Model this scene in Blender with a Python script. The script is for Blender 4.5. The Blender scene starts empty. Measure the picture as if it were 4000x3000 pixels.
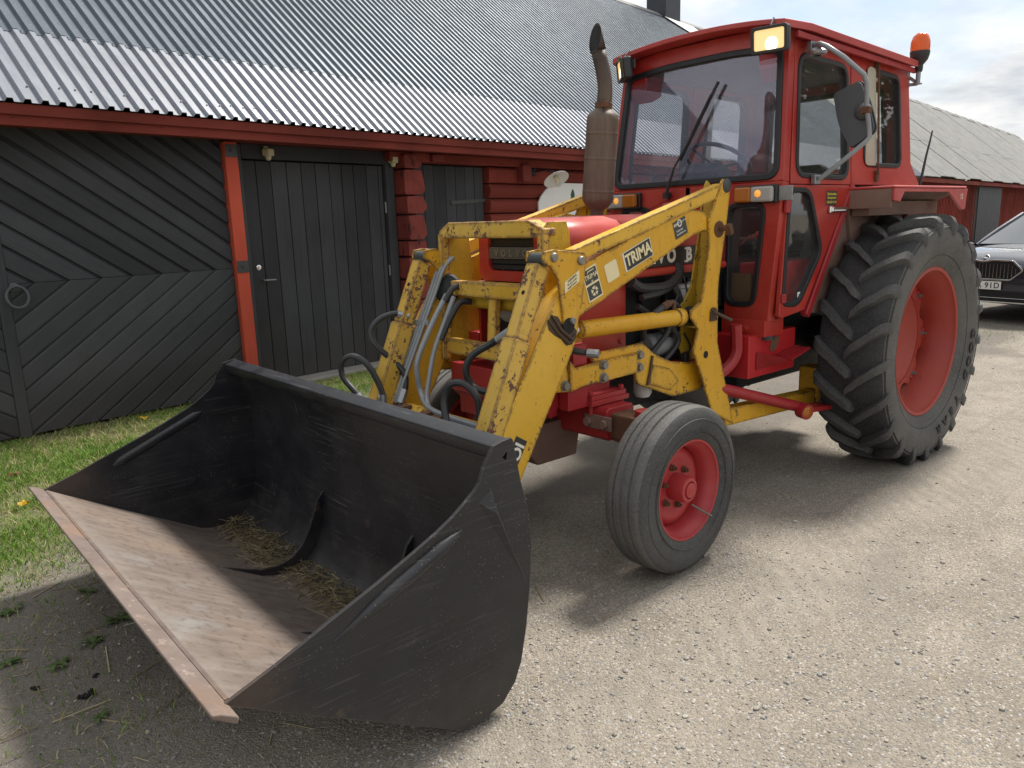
import bpy, bmesh, math, random
from mathutils import Vector, Matrix
R = math.radians
rnd = random.Random(7)
S = bpy.context.scene
COL = S.collection

# ------------------------------------------------------------------ camera
YAW, PITCH, ROLL = R(229.34), R(11.94), R(1.81)
CAM = Vector((4.9817, 2.7957, 1.5496))
fw = Vector((math.cos(YAW)*math.cos(PITCH), math.sin(YAW)*math.cos(PITCH), -math.sin(PITCH)))
rt = Vector((math.sin(YAW), -math.cos(YAW), 0))
dn = fw.cross(rt)
r2 = math.cos(ROLL)*rt + math.sin(ROLL)*dn
d2 = -math.sin(ROLL)*rt + math.cos(ROLL)*dn
cd = bpy.data.cameras.new('camera')
cd.sensor_width = 36.0
cd.lens = 36.0*1657.1/2212.0
cd.clip_start, cd.clip_end = 0.05, 2000
cam = bpy.data.objects.new('camera', cd); COL.objects.link(cam)
mw = Matrix.Identity(4)
for i in range(3):
    mw[i][0] = r2[i]; mw[i][1] = -d2[i]; mw[i][2] = -fw[i]; mw[i][3] = CAM[i]
cam.matrix_world = mw
S.camera = cam

# ------------------------------------------------------------------ sky, sun, exposure
SUN_EL, SHADOW_AZ = R(55), R(7)          # shadows run along +x (where the tractor points), a little to its left
W = bpy.data.worlds.new('World'); S.world = W; W.use_nodes = True
nt = W.node_tree; nt.nodes.clear()
def wn(t, **k):
    n = nt.nodes.new(t)
    for a, v in k.items(): setattr(n, a, v)
    return n
wl = lambda a, b: nt.links.new(a, b)
out = wn('ShaderNodeOutputWorld')
sky = wn('ShaderNodeTexSky'); sky.sky_type = 'NISHITA'; sky.sun_disc = False
sky.sun_elevation = SUN_EL
sun_az = SHADOW_AZ + math.pi            # direction towards the sun
sky.sun_rotation = math.pi/2 - sun_az
sky.air_density = 1.0; sky.dust_density = 1.0; sky.ozone_density = 1.2
bgs = wn('ShaderNodeBackground'); bgs.inputs[1].default_value = 0.075
wl(sky.outputs[0], bgs.inputs[0])
tc = wn('ShaderNodeTexCoord')
sep = wn('ShaderNodeSeparateXYZ'); wl(tc.outputs['Generated'], sep.inputs[0])
den = wn('ShaderNodeMath', operation='ADD'); wl(sep.outputs[2], den.inputs[0]); den.inputs[1].default_value = 0.16
den2 = wn('ShaderNodeMath', operation='MAXIMUM'); wl(den.outputs[0], den2.inputs[0]); den2.inputs[1].default_value = 0.05
dx = wn('ShaderNodeMath', operation='DIVIDE'); wl(sep.outputs[0], dx.inputs[0]); wl(den2.outputs[0], dx.inputs[1])
dy = wn('ShaderNodeMath', operation='DIVIDE'); wl(sep.outputs[1], dy.inputs[0]); wl(den2.outputs[0], dy.inputs[1])
cmb = wn('ShaderNodeCombineXYZ'); wl(dx.outputs[0], cmb.inputs[0]); wl(dy.outputs[0], cmb.inputs[1])
n1 = wn('ShaderNodeTexNoise'); n1.inputs['Scale'].default_value = 0.55; n1.inputs['Detail'].default_value = 7; n1.inputs['Roughness'].default_value = 0.55
n1.inputs['Distortion'].default_value = 0.5
wl(cmb.outputs[0], n1.inputs['Vector'])
n2 = wn('ShaderNodeTexNoise'); n2.inputs['Scale'].default_value = 1.7; n2.inputs['Detail'].default_value = 8; n2.inputs['Roughness'].default_value = 0.6
wl(cmb.outputs[0], n2.inputs['Vector'])
cr1 = wn('ShaderNodeValToRGB'); cr1.color_ramp.elements[0].position = 0.30; cr1.color_ramp.elements[1].position = 0.44
wl(n1.outputs[0], cr1.inputs[0])
cr2 = wn('ShaderNodeValToRGB')
cr2.color_ramp.elements[0].position = 0.34; cr2.color_ramp.elements[0].color = (0.58, 0.62, 0.67, 1)
cr2.color_ramp.elements[1].position = 0.62; cr2.color_ramp.elements[1].color = (1.0, 0.99, 0.96, 1)
wl(n2.outputs[0], cr2.inputs[0])
bgc = wn('ShaderNodeBackground'); bgc.inputs[1].default_value = 0.55
wl(cr2.outputs[0], bgc.inputs[0])
mx = wn('ShaderNodeMixShader'); wl(cr1.outputs[0], mx.inputs[0]); wl(bgs.outputs[0], mx.inputs[1]); wl(bgc.outputs[0], mx.inputs[2])
wl(mx.outputs[0], out.inputs[0])
sl = bpy.data.lights.new('sun', 'SUN'); sl.energy = 2.8; sl.angle = R(10); sl.color = (1.0, 0.95, 0.87)
so = bpy.data.objects.new('sun', sl); COL.objects.link(so)
sd = Vector((math.cos(SHADOW_AZ)*math.cos(SUN_EL), math.sin(SHADOW_AZ)*math.cos(SUN_EL), -math.sin(SUN_EL)))
so.rotation_euler = sd.to_track_quat('-Z', 'Y').to_euler(); so.location = (-6, 0, 12)
S.view_settings.view_transform = 'Standard'; S.view_settings.look = 'None'
S.view_settings.exposure = 1.0; S.view_settings.gamma = 1.0
S.cycles.max_bounces = 7; S.cycles.transparent_max_bounces = 16

# ------------------------------------------------------------------ lettering meshes (made first, while the scene is small)
TX = {}
def text_mesh(key, body, bold=0.0, extrude=0.05, spacing=1.0, align='CENTER'):
    cu = bpy.data.curves.new('lettering', 'FONT'); cu.body = body; cu.size = 1.0
    cu.align_x = align; cu.align_y = 'CENTER'; cu.extrude = extrude; cu.offset = bold; cu.space_character = spacing; cu.resolution_u = 4
    ob = bpy.data.objects.new('lettering', cu); COL.objects.link(ob)
    dg = bpy.context.evaluated_depsgraph_get()
    me = bpy.data.meshes.new_from_object(ob.evaluated_get(dg))
    bpy.data.objects.remove(ob)
    TX[key] = me
for k, b_, bo, sp in [('trima', 'TRIMA', .028, .98), ('trima2', 'TRIMA', .012, 1), ('toy', 'Toy', .03, .8), ('o', 'O', .05, 1), ('b', 'B', .045, 1), ('m', 'M', .045, 1),
                      ('v', 'V', .045, 1), ('l', 'L', .045, 1), ('plate', 'RA 91D', .018, 1.12), ('g1', 'Gärdesvallen', .012, 1), ('g2', '-Entreprenad-', .012, 1),
                      ('g3', '070-670 12 45', .012, 1), ('mask', 'Maskin', .01, 1), ('varn', 'VARNING', .012, 1), ('varn2', 'Gå ej in under', .008, 1), ('varn3', 'upplyft lastare', .008, 1),
                      ('typ', 'TYP/TYPE', .012, 1), ('ser', 'TILLV.SERIAL.No.', .008, 1), ('eks', 'EKNS', .016, 1), ('lor', 'IOI', .03, 1), ('mfg', 'BERGSJÖ SWEDEN', .008, 1), ('f15', '15', .0, 1)]:
    text_mesh(k, b_, bo, .05, sp)
for ch in 'GODYEAR': text_mesh('ty' + ch, ch, .035, .05)

# ------------------------------------------------------------------ mesh helpers
class MB:
    def __init__(s): s.v = []; s.f = []
    def add(s, vs, fs):
        o = len(s.v); s.v += [tuple(p) for p in vs]; s.f += [tuple(i+o for i in f) for f in fs]; return s
    def box(s, lo, hi):
        x0, y0, z0 = [min(a, b) for a, b in zip(lo, hi)]; x1, y1, z1 = [max(a, b) for a, b in zip(lo, hi)]
        return s.add([(x0,y0,z0),(x1,y0,z0),(x1,y1,z0),(x0,y1,z0),(x0,y0,z1),(x1,y0,z1),(x1,y1,z1),(x0,y1,z1)],
                     [(3,2,1,0),(4,5,6,7),(0,1,5,4),(1,2,6,5),(2,3,7,6),(3,0,4,7)])
    def obox(s, M, sx, sy, sz):
        vs = [M @ Vector((a*sx/2, b*sy/2, c*sz/2)) for c in (-1,1) for a, b in ((-1,-1),(1,-1),(1,1),(-1,1))]
        return s.add(vs, [(3,2,1,0),(4,5,6,7),(0,1,5,4),(1,2,6,5),(2,3,7,6),(3,0,4,7)])
    def bar(s, p, q, w, h, up=(0,0,1)):
        p = Vector(p); q = Vector(q); t = (q-p).normalized(); u = Vector(up); side = t.cross(u).normalized(); u = side.cross(t)
        vs = []
        for c in (p, q):
            for a, b in ((-1,-1),(1,-1),(1,1),(-1,1)): vs.append(c + side*(a*w/2) + u*(b*h/2))
        return s.add(vs, [(3,2,1,0),(4,5,6,7),(0,1,5,4),(1,2,6,5),(2,3,7,6),(3,0,4,7)])
    def prism(s, poly, axis, a, b):
        n = len(poly)
        mk = {'x': lambda p, t: (t, p[0], p[1]), 'y': lambda p, t: (p[0], t, p[1]), 'z': lambda p, t: (p[0], p[1], t)}[axis]
        vs = [mk(p, a) for p in poly] + [mk(p, b) for p in poly]
        return s.add(vs, [tuple(range(n)), tuple(range(2*n-1, n-1, -1))] + [(i, (i+1) % n, n+(i+1) % n, n+i) for i in range(n)])
    def tube(s, path, r, n=10, caps=True, closed=False):
        P = [Vector(p) for p in path]; m = len(P)
        rr = r if isinstance(r, (list, tuple)) else [r]*m
        nv = None; vs = []
        for i in range(m):
            if closed: t = P[(i+1) % m] - P[i-1]
            else: t = P[min(i+1, m-1)] - P[max(i-1, 0)]
            t.normalize()
            if nv is None: nv = t.orthogonal().normalized()
            else: nv = (nv - t*nv.dot(t)).normalized()
            bn = t.cross(nv)
            for k in range(n):
                a = 2*math.pi*k/n; vs.append(P[i] + (nv*math.cos(a) + bn*math.sin(a))*rr[i])
        fs = []
        for i in range(m if closed else m-1):
            j = (i+1) % m
            for k in range(n):
                k2 = (k+1) % n; fs.append((i*n+k, i*n+k2, j*n+k2, j*n+k))
        if caps and not closed: fs += [tuple(range(n-1, -1, -1)), tuple(range((m-1)*n, m*n))]
        return s.add(vs, fs)
    def cyl(s, p, q, r, n=16, r2=None): return s.tube([p, q], [r, r if r2 is None else r2], n)
    def lathe(s, prof, c, axis, n=32, closed=False, cap=False):
        """prof: (r, h) with h along axis; c centre"""
        ax = Vector(axis).normalized(); u = ax.orthogonal().normalized(); w = ax.cross(u); c = Vector(c); m = len(prof); vs = []
        for r, h in prof:
            for k in range(n):
                a = 2*math.pi*k/n; vs.append(c + ax*h + (u*math.cos(a) + w*math.sin(a))*r)
        fs = []
        for i in range(m if closed else m-1):
            j = (i+1) % m
            for k in range(n):
                k2 = (k+1) % n; fs.append((i*n+k, i*n+k2, j*n+k2, j*n+k))
        if cap and not closed:
            if prof[0][0] > 1e-5: fs.append(tuple(range(n-1, -1, -1)))
            if prof[-1][0] > 1e-5: fs.append(tuple(range((m-1)*n, m*n)))
        return s.add(vs, fs)
    def hexbolt(s, c, axis, r=.016, h=.014):
        ax = Vector(axis).normalized(); c = Vector(c)
        s.cyl(c, c+ax*.004, r*1.35, 14); s.cyl(c+ax*.004, c+ax*(.004+h), r, 6); return s
    def plate(s, outer, holes, O, U, V, T):
        """flat plate: 2D outline (u,v) with holes; O+u*U+v*V, thickness vector T"""
        O, U, V, T = Vector(O), Vector(U), Vector(V), Vector(T)
        bm = bmesh.new(); loops = []; edges = []
        for lp in [outer] + holes:
            vv = [bm.verts.new((p[0], p[1], 0)) for p in lp]; loops.append(vv)
            for i in range(len(vv)): edges.append(bm.edges.new((vv[i], vv[(i+1) % len(vv)])))
        bmesh.ops.triangle_fill(bm, use_beauty=True, use_dissolve=False, edges=edges, normal=(0,0,1))
        bm.verts.index_update(); n = len(bm.verts)
        co = [v.co.copy() for v in bm.verts]
        vs = [O + U*c.x + V*c.y for c in co] + [O + U*c.x + V*c.y + T for c in co]
        fs = []
        for f in bm.faces:
            idx = [v.index for v in f.verts]; fs.append(tuple(idx)); fs.append(tuple(n+i for i in reversed(idx)))
        for vv in loops:
            ii = [v.index for v in vv]
            for i in range(len(ii)):
                a, b = ii[i], ii[(i+1) % len(ii)]; fs.append((a, b, n+b, n+a))
        bm.free(); return s.add(vs, fs)
    def mirror_y(s): s.v = [(x, -y, z) for x, y, z in s.v]; s.f = [tuple(reversed(f)) for f in s.f]; return s
    def mesh(s, name='mesh', smooth=35):
        me = bpy.data.meshes.new(name); me.from_pydata(s.v, [], s.f)
        bm = bmesh.new(); bm.from_mesh(me); bmesh.ops.recalc_face_normals(bm, faces=bm.faces); bm.to_mesh(me); bm.free()
        if smooth:
            me.polygons.foreach_set('use_smooth', [True]*len(me.polygons)); me.set_sharp_from_angle(angle=R(smooth))
        return me
def rnd_poly(pts, r, seg=5):
    """round the corners of a 2D polygon; r scalar or per-corner list"""
    n = len(pts); o = []
    for i in range(n):
        p = Vector(pts[i]); a = Vector(pts[i-1]); b = Vector(pts[(i+1) % n]); ri = r[i] if isinstance(r, (list, tuple)) else r
        da = (a-p); db = (b-p); la, lb = da.length, db.length; da /= la; db /= lb
        d = min(ri, la*.49, lb*.49); p0 = p+da*d; p1 = p+db*d
        for k in range(seg+1):
            t = k/seg; q = p0*(1-t)**2 + p*2*t*(1-t) + p1*t*t; o.append((q.x, q.y))
    return o
def grow(poly, d):
    """offset a roundish polygon outward (d>0) about its edges"""
    n = len(poly); area = sum(poly[i][0]*poly[(i+1) % n][1]-poly[(i+1) % n][0]*poly[i][1] for i in range(n)); sg = 1 if area > 0 else -1
    o = []
    for i in range(n):
        a, p, b = Vector(poly[i-1]), Vector(poly[i]), Vector(poly[(i+1) % n])
        e1 = (p-a); e2 = (b-p)
        if e1.length < 1e-7: e1 = e2
        if e2.length < 1e-7: e2 = e1
        e1 = e1.normalized(); e2 = e2.normalized()
        m = (Vector((e1.y, -e1.x))+Vector((e2.y, -e2.x)))
        if m.length < 1e-6: m = Vector((e1.y, -e1.x))
        m.normalize(); k = max(.6, m.dot(Vector((e1.y, -e1.x))))
        q = p + m*sg*d/k; o.append((q.x, q.y))
    return o
def obj(name, mb, mat, parent=None, bevel=0, smooth=35, label=None, segs=2):
    me = mb.mesh(name, smooth) if isinstance(mb, MB) else mb
    o = bpy.data.objects.new(name, me); COL.objects.link(o)
    if mat is not None:
        if isinstance(mat, (list, tuple)):
            for m in mat: me.materials.append(m)
        elif not me.materials: me.materials.append(mat)
    if parent is not None:
        o.parent = parent; o.matrix_parent_inverse = ROOTINV.get(parent.name, Matrix.Identity(4))
    if bevel:
        b = o.modifiers.new('bevel', 'BEVEL'); b.width = bevel; b.segments = segs; b.limit_method = 'ANGLE'; b.angle_limit = R(38); b.harden_normals = True
    if label: o['label'] = label
    return o
ROOTINV = {}
def thing(name, label, cat, loc, group=None):
    o = bpy.data.objects.new(name, None); COL.objects.link(o); o.location = loc; o.empty_display_size = .2
    o['label'] = label; o['category'] = cat
    if group: o['group'] = group
    ROOTINV[o.name] = Matrix.Translation(-Vector(loc))
    return o
def tag(o, label, cat, group=None, kind=None):
    if label: o['label'] = label
    if cat: o['category'] = cat
    if group: o['group'] = group
    if kind: o['kind'] = kind
    return o
def text(name, key, mat, O, X, Y, size, parent, depth=.001, sx=1.0):
    """place a lettering mesh: O centre, X reading direction, Y up direction"""
    X = Vector(X).normalized(); Z = X.cross(Vector(Y)).normalized(); Y = Z.cross(X)
    me = TX[key].copy(); k = depth/.05
    M = Matrix.Identity(4)
    for i in range(3): M[i][0] = X[i]*size*sx; M[i][1] = Y[i]*size; M[i][2] = Z[i]*k; M[i][3] = O[i]
    me.transform(M); me.materials.clear(); me.materials.append(mat)
    return obj(name, me, None, parent)

# ------------------------------------------------------------------ materials
class NT:
    def __init__(s, name):
        s.m = bpy.data.materials.new(name); s.m.use_nodes = True; s.t = s.m.node_tree; s.t.nodes.clear()
        s.out = s.t.nodes.new('ShaderNodeOutputMaterial'); s.p = s.t.nodes.new('ShaderNodeBsdfPrincipled'); s.l(s.p.outputs[0], s.out.inputs[0])
        s.tc = s.t.nodes.new('ShaderNodeTexCoord')
    def l(s, a, b): s.t.links.new(a, b)
    def n(s, t, **k):
        o = s.t.nodes.new(t)
        for a, v in k.items(): setattr(o, a, v)
        return o
    def co(s, scale=(1,1,1), rot=(0,0,0), src='Object'):
        m = s.n('ShaderNodeMapping'); m.inputs['Scale'].default_value = scale; m.inputs['Rotation'].default_value = rot
        s.l(s.tc.outputs[src], m.inputs[0]); return m.outputs[0]
    def noise(s, scale, detail=5, rough=.55, vec=None, dist=0):
        n = s.n('ShaderNodeTexNoise'); n.inputs['Scale'].default_value = scale; n.inputs['Detail'].default_value = detail
        n.inputs['Roughness'].default_value = rough; n.inputs['Distortion'].default_value = dist
        s.l(vec if vec is not None else s.co(), n.inputs['Vector']); return n.outputs[0]
    def vor(s, scale, feat='F1', vec=None, out=0, rnd_=1.0):
        n = s.n('ShaderNodeTexVoronoi', feature=feat); n.inputs['Scale'].default_value = scale; n.inputs['Randomness'].default_value = rnd_
        s.l(vec if vec is not None else s.co(), n.inputs['Vector']); return n.outputs[out]
    def ramp(s, f, a, b, ca=(0,0,0,1), cb=(1,1,1,1)):
        r = s.n('ShaderNodeValToRGB'); e = r.color_ramp.elements; e[0].position = a; e[1].position = b
        e[0].color = ca if len(ca) == 4 else (*ca, 1); e[1].color = cb if len(cb) == 4 else (*cb, 1); s.l(f, r.inputs[0]); return r.outputs[0]
    def mix(s, f, a, b, mode='MIX'):
        m = s.n('ShaderNodeMix', data_type='RGBA', blend_type=mode)
        for i, v in ((0, f), (6, a), (7, b)):
            if hasattr(v, 'is_output'): s.l(v, m.inputs[i])
            elif i == 0: m.inputs[0].default_value = v
            else: m.inputs[i].default_value = (*v, 1) if len(v) == 3 else v
        return m.outputs[2]
    def math(s, op, a, b=0.0):
        m = s.n('ShaderNodeMath', operation=op)
        for i, v in ((0, a), (1, b)):
            if hasattr(v, 'is_output'): s.l(v, m.inputs[i])
            else: m.inputs[i].default_value = v
        return m.outputs[0]
    def bump(s, h, strength=.3, dist=.01, nrm=None):
        b = s.n('ShaderNodeBump'); b.inputs['Strength'].default_value = strength; b.inputs['Distance'].default_value = dist; s.l(h, b.inputs['Height'])
        if nrm is not None: s.l(nrm, b.inputs['Normal'])
        s.l(b.outputs[0], s.p.inputs['Normal']); return b.outputs[0]
    def set(s, col=None, rough=None, metal=None, spec=None, coat=None):
        for k, v in (('Base Color', col), ('Roughness', rough), ('Metallic', metal), ('Specular IOR Level', spec), ('Coat Weight', coat)):
            if v is None: continue
            if hasattr(v, 'is_output'): s.l(v, s.p.inputs[k])
            else: s.p.inputs[k].default_value = (*v, 1) if k == 'Base Color' and len(v) == 3 else v
        return s.m
    def edge(s, radius=.006):
        """1 near convex/concave edges of the mesh, from the difference between bevelled and true normal"""
        b = s.n('ShaderNodeBevel'); b.samples = 4; b.inputs['Radius'].default_value = radius
        g = s.n('ShaderNodeNewGeometry'); d = s.n('ShaderNodeVectorMath', operation='DOT_PRODUCT')
        s.l(b.outputs[0], d.inputs[0]); s.l(g.outputs['Normal'], d.inputs[1]); return s.math('SUBTRACT', 1.0, d.outputs['Value'])

def plain(name, col, rough=.5, metal=0, var=.12, scale=20, bump=0, spec=.5):
    t = NT(name); f = t.noise(scale, 6); c = t.mix(f, tuple(x*(1-var) for x in col), tuple(min(1, x*(1+var)) for x in col))
    t.set(c, t.ramp(t.noise(scale*1.7, 4), .2, .8, (rough*.85,)*3, (min(1, rough*1.15),)*3), metal, spec)
    if bump: t.bump(t.noise(scale*3, 5), bump, .002)
    return t.m

def paint(name, col, faded, chip=(.05,.03,.02), thr=.60, scale=9, rough=.42, dirt=(.12,.09,.06), dirt_amt=.5, edge=True, fade=(.3,.7), edge_thr=.03, edge_gain=.06, streak=True):
    t = NT(name)
    big = t.noise(2.2, 4, .6)
    c = t.mix(t.ramp(big, fade[0], fade[1]), col, faded)
    fine = t.noise(scale*7, 7, .65); mid = t.noise(scale, 5, .6)
    k = t.math('ADD', t.math('MULTIPLY', fine, .55), t.math('MULTIPLY', mid, .45))
    if edge:
        e = t.ramp(t.edge(.026), .008, .10); k = t.math('ADD', k, t.math('MULTIPLY', e, edge_gain))
    cf = t.ramp(k, thr, thr+.012)
    if streak:
        dn_ = t.math('MULTIPLY', t.ramp(t.noise(3.0, 8, .7, t.co((7, 7, 1.1))), .50, .80), t.ramp(t.noise(3.3, 5, .6), .40, .62))
        c = t.mix(t.math('MULTIPLY', dn_, dirt_amt), c, dirt)
    sp = t.ramp(t.noise(scale*3, 6, .7), .56, .72); c = t.mix(t.math('MULTIPLY', sp, dirt_amt*.7), c, dirt)
    cc = t.mix(t.noise(30, 4), chip, tuple(min(1, x*1.9+.01) for x in chip))
    c = t.mix(cf, c, cc)
    t.set(c, t.mix(cf, t.ramp(mid, .3, .7, (rough*.8,)*3, (rough*1.3,)*3), (.8,)*3))
    t.bump(t.math('ADD', t.math('SUBTRACT', t.math('MULTIPLY', fine, .12), cf), t.math('MULTIPLY', t.noise(4.5, 3, .5), 2.5)), .35, .0012)
    return t.m

def wood(name, col, col2, axis='z', rough=.75, scale=1.0, crack=.3, splash=False):
    sc = {'z': (26, 26, 1.1), 'x': (1.1, 26, 26), 'y': (26, 1.1, 26)}[axis]
    sc = tuple(x*scale for x in sc)
    t = NT(name); g = t.noise(1.6, 8, .62, t.co(sc)); g2 = t.noise(.9, 4, .5)
    oi = t.n('ShaderNodeObjectInfo')
    c = t.mix(t.ramp(g, .3, .7), col, col2); c = t.mix(t.ramp(g2, .35, .75), c, tuple(x*1.5+.002 for x in col2))
    v = t.math('ADD', .72, t.math('MULTIPLY', oi.outputs['Random'], .56)); c = t.mix(1.0, c, v, 'MULTIPLY')
    cr = t.ramp(t.noise(1.0, 9, .7, t.co(tuple(x*1.6 for x in sc))), .60, .64)
    c = t.mix(t.math('MULTIPLY', cr, crack), c, tuple(x*.25 for x in col))
    if splash:      # rain-splashed soil and sun-browned tar towards the foot of the boards
        gg = t.n('ShaderNodeNewGeometry'); sz_ = t.n('ShaderNodeSeparateXYZ'); t.l(gg.outputs['Position'], sz_.inputs[0])
        sm = t.ramp(t.math('ADD', t.math('MULTIPLY', sz_.outputs[2], -1.0), t.math('MULTIPLY', t.noise(2.2, 6, .65, gg.outputs['Position']), 1.3)), -.05, .85); c = t.mix(t.math('MULTIPLY', sm, .6), c, (.062,.052,.045))
        nl = t.ramp(t.vor(7, vec=gg.outputs['Position']), .03, .05, (1,1,1), (0,0,0)); c = t.mix(t.math('MULTIPLY', nl, .5), c, (.09,.09,.09))
    t.set(c, rough, 0, .3); t.bump(t.math('SUBTRACT', g, t.math('MULTIPLY', cr, .6)), .35, .004); return t.m

M = {}
M['red'] = paint('red_paint', (.35,.018,.012), (.45,.055,.036), chip=(.14,.05,.025), thr=.665, scale=6, rough=.36, dirt=(.15,.06,.04), dirt_amt=.42, edge=False, fade=(.38,.66))
M['red_hood'] = paint('red_hood_paint', (.37,.024,.024), (.50,.085,.075), chip=(.16,.05,.04), thr=.69, scale=5, rough=.40, dirt=(.14,.09,.045), dirt_amt=.30, edge=False)
M['red_dirty'] = paint('red_dirty_paint', (.30,.010,.016), (.37,.03,.03), chip=(.09,.035,.022), thr=.635, scale=7, rough=.42, dirt=(.09,.055,.04), dirt_amt=.5, edge=False)
M['red_box'] = paint('red_box_paint', (.40,.012,.018), (.46,.03,.03), chip=(.10,.05,.035), thr=.66, scale=8, rough=.34, dirt=(.14,.03,.025), dirt_amt=.3, edge=False)
M['red_rim'] = paint('red_rim_paint', (.30,.028,.018), (.37,.062,.040), chip=(.20,.015,.028), thr=.66, scale=2.2, rough=.5, dirt=(.28,.018,.038), dirt_amt=.6, edge=False, streak=False)
M['red_front_rim'] = paint('red_front_rim_paint', (.34,.018,.024), (.43,.055,.052), chip=(.10,.05,.04), thr=.68, scale=9, rough=.45, dirt=(.20,.13,.10), dirt_amt=.35, edge=False, streak=False)
M['fender_brown'] = paint('fender_inside_grime', (.17,.10,.08), (.23,.14,.11), chip=(.08,.04,.03), thr=.66, scale=6, rough=.8, dirt=(.12,.085,.06), dirt_amt=.7, edge=False)
M['yellow'] = paint('yellow_paint', (.63,.315,.007), (.70,.395,.028), chip=(.05,.03,.02), thr=.596, scale=10, rough=.40, dirt=(.15,.085,.016), dirt_amt=.50, edge_gain=.15)
M['yellow_worn'] = paint('yellow_flaking_paint', (.58,.33,.022), (.68,.44,.09), chip=(.085,.04,.028), thr=.553, scale=7, rough=.5, dirt=(.16,.11,.025), dirt_amt=.62, edge_gain=.16)
M['yellow_pale'] = paint('yellow_sunbleached_paint', (.67,.36,.014), (.74,.45,.055), chip=(.06,.035,.025), thr=.598, scale=8, rough=.42, dirt=(.24,.14,.02), dirt_amt=.40, edge_gain=.15)
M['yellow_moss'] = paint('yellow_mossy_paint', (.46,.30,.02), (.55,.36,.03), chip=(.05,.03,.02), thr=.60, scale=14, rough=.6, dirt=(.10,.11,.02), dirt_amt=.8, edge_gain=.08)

t = NT('black_bucket_paint')
def scr(rot, sc, lo): return t.math('MULTIPLY', t.ramp(t.noise(1.0, 2, .4, t.co(sc, rot)), lo, lo+.03), t.ramp(t.noise(2.3, 4, .6), .42, .62))
sc1 = scr((0, .62, 0), (3, 3, 150), .665); sc2 = scr((0, .12, 0), (2.2, 2.2, 170), .655); sc3 = scr((0, -.5, .2), (4, 4, 130), .675)
sc4 = scr((0, 1.45, 0), (3, 3, 120), .665)
spk = t.ramp(t.vor(90, vec=t.co()), .06, .19, (1,1,1), (0,0,0)); spm = t.ramp(t.noise(5, 6, .7), .46, .62)
base = t.mix(t.ramp(t.noise(3, 6, .6), .35, .7), (.010,.011,.014), (.019,.020,.024))
dust = t.ramp(t.noise(2.0, 6, .65, t.co((1, 1, 1.6))), .45, .8); base = t.mix(t.math('MULTIPLY', dust, .38), base, (.042,.041,.041))
base = t.mix(t.math('MULTIPLY', sc1, .32), base, (.13,.13,.13)); base = t.mix(t.math('MULTIPLY', sc2, .26), base, (.13,.125,.12)); base = t.mix(t.math('MULTIPLY', sc3, .36), base, (.15,.15,.15)); base = t.mix(t.math('MULTIPLY', sc4, .2), base, (.12,.11,.10))
base = t.mix(t.math('MULTIPLY', t.math('MULTIPLY', spk, spm), .7), base, (.34,.34,.33))
ru = t.ramp(t.noise(5.5, 7, .62), .655, .70); sepn = t.n('ShaderNodeSeparateXYZ'); t.l(t.tc.outputs['Object'], sepn.inputs[0])
tip = t.ramp(t.math('ADD', sepn.outputs[0], t.math('MULTIPLY', t.noise(7, 6, .65), .35)), 4.40/5, 4.52/5) if False else t.ramp(t.math('SUBTRACT', t.math('ADD', sepn.outputs[0], t.math('MULTIPLY', t.noise(7, 6, .65), .4)), 4.0), .42, .72)
mud = t.ramp(t.math('ADD', t.math('MULTIPLY', sepn.outputs[2], -1.0), t.math('MULTIPLY', t.noise(6, 6, .7), .45)), -.16, .13)     # caked dirt low down
mud = t.math('MULTIPLY', mud, .32); base = t.mix(mud, base, t.mix(t.noise(35, 5), (.05,.042,.037), (.09,.078,.070)))
ru = t.math('MAXIMUM', t.math('MULTIPLY', ru, .6), t.math('MULTIPLY', tip, .85))
base = t.mix(ru, base, t.mix(t.noise(20, 6), (.055,.036,.028), (.12,.075,.055)))
e = t.ramp(t.edge(.004), .03, .2); base = t.mix(t.math('MULTIPLY', e, .35), base, (.30,.22,.19))
t.set(base, t.mix(ru, t.ramp(t.noise(6, 6), .3, .7, (.27,)*3, (.46,)*3), (.8,)*3)); t.bump(t.math('ADD', t.math('MULTIPLY', t.noise(2.2, 3), 8.0), t.math('ADD', t.noise(40, 6), sc1)), .10, .002)
M['bucket'] = t.m

t = NT('rusty_bucket_floor')
g = t.noise(2.0, 8, .65, t.co((2.2, 14, 2.2))); g2 = t.noise(1.6, 5, .6)
c = t.mix(t.ramp(g, .3, .72), (.125,.096,.082), (.215,.175,.150)); c = t.mix(t.ramp(g2, .50, .72), c, (.23,.17,.125)); c = t.mix(t.ramp(t.noise(2.7, 5), .60, .80), c, (.26,.255,.245))
c = t.mix(t.ramp(t.noise(26, 7, .7), .52, .72), c, (.085,.055,.045))
sq = t.n('ShaderNodeSeparateXYZ'); t.l(t.tc.outputs['Object'], sq.inputs[0])
wb_ = t.ramp(t.math('SUBTRACT', t.math('ADD', sq.outputs[0], t.math('MULTIPLY', t.noise(5, 6, .7), .22)), 4.0), .44, .56); c = t.mix(t.math('MULTIPLY', wb_, .45), c, t.mix(t.noise(18, 6), (.20,.165,.14), (.34,.31,.28)))
t.set(c, .62, .25); t.bump(t.noise(60, 6), .22, .003); M['bucket_floor'] = t.m
t = NT('rust_cutting_edge')
c = t.mix(t.ramp(t.noise(9, 7, .65), .3, .7), (.125,.093,.080), (.20,.157,.138)); c = t.mix(t.ramp(t.noise(28, 8, .7), .58, .74), c, (.34,.27,.23)); c = t.mix(t.ramp(t.noise(2.2, 4), .5, .7), c, (.22,.14,.095))
t.set(c, .7, .15); t.bump(t.noise(90, 5), .25, .002); M['cut_edge'] = t.m
M['rust'] = plain('rust', (.12,.055,.03), .85, 0, .45, 30, .4)
M['weld'] = plain('burnt_weld', (.085,.055,.035), .7, .2, .5, 40, .6)

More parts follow.
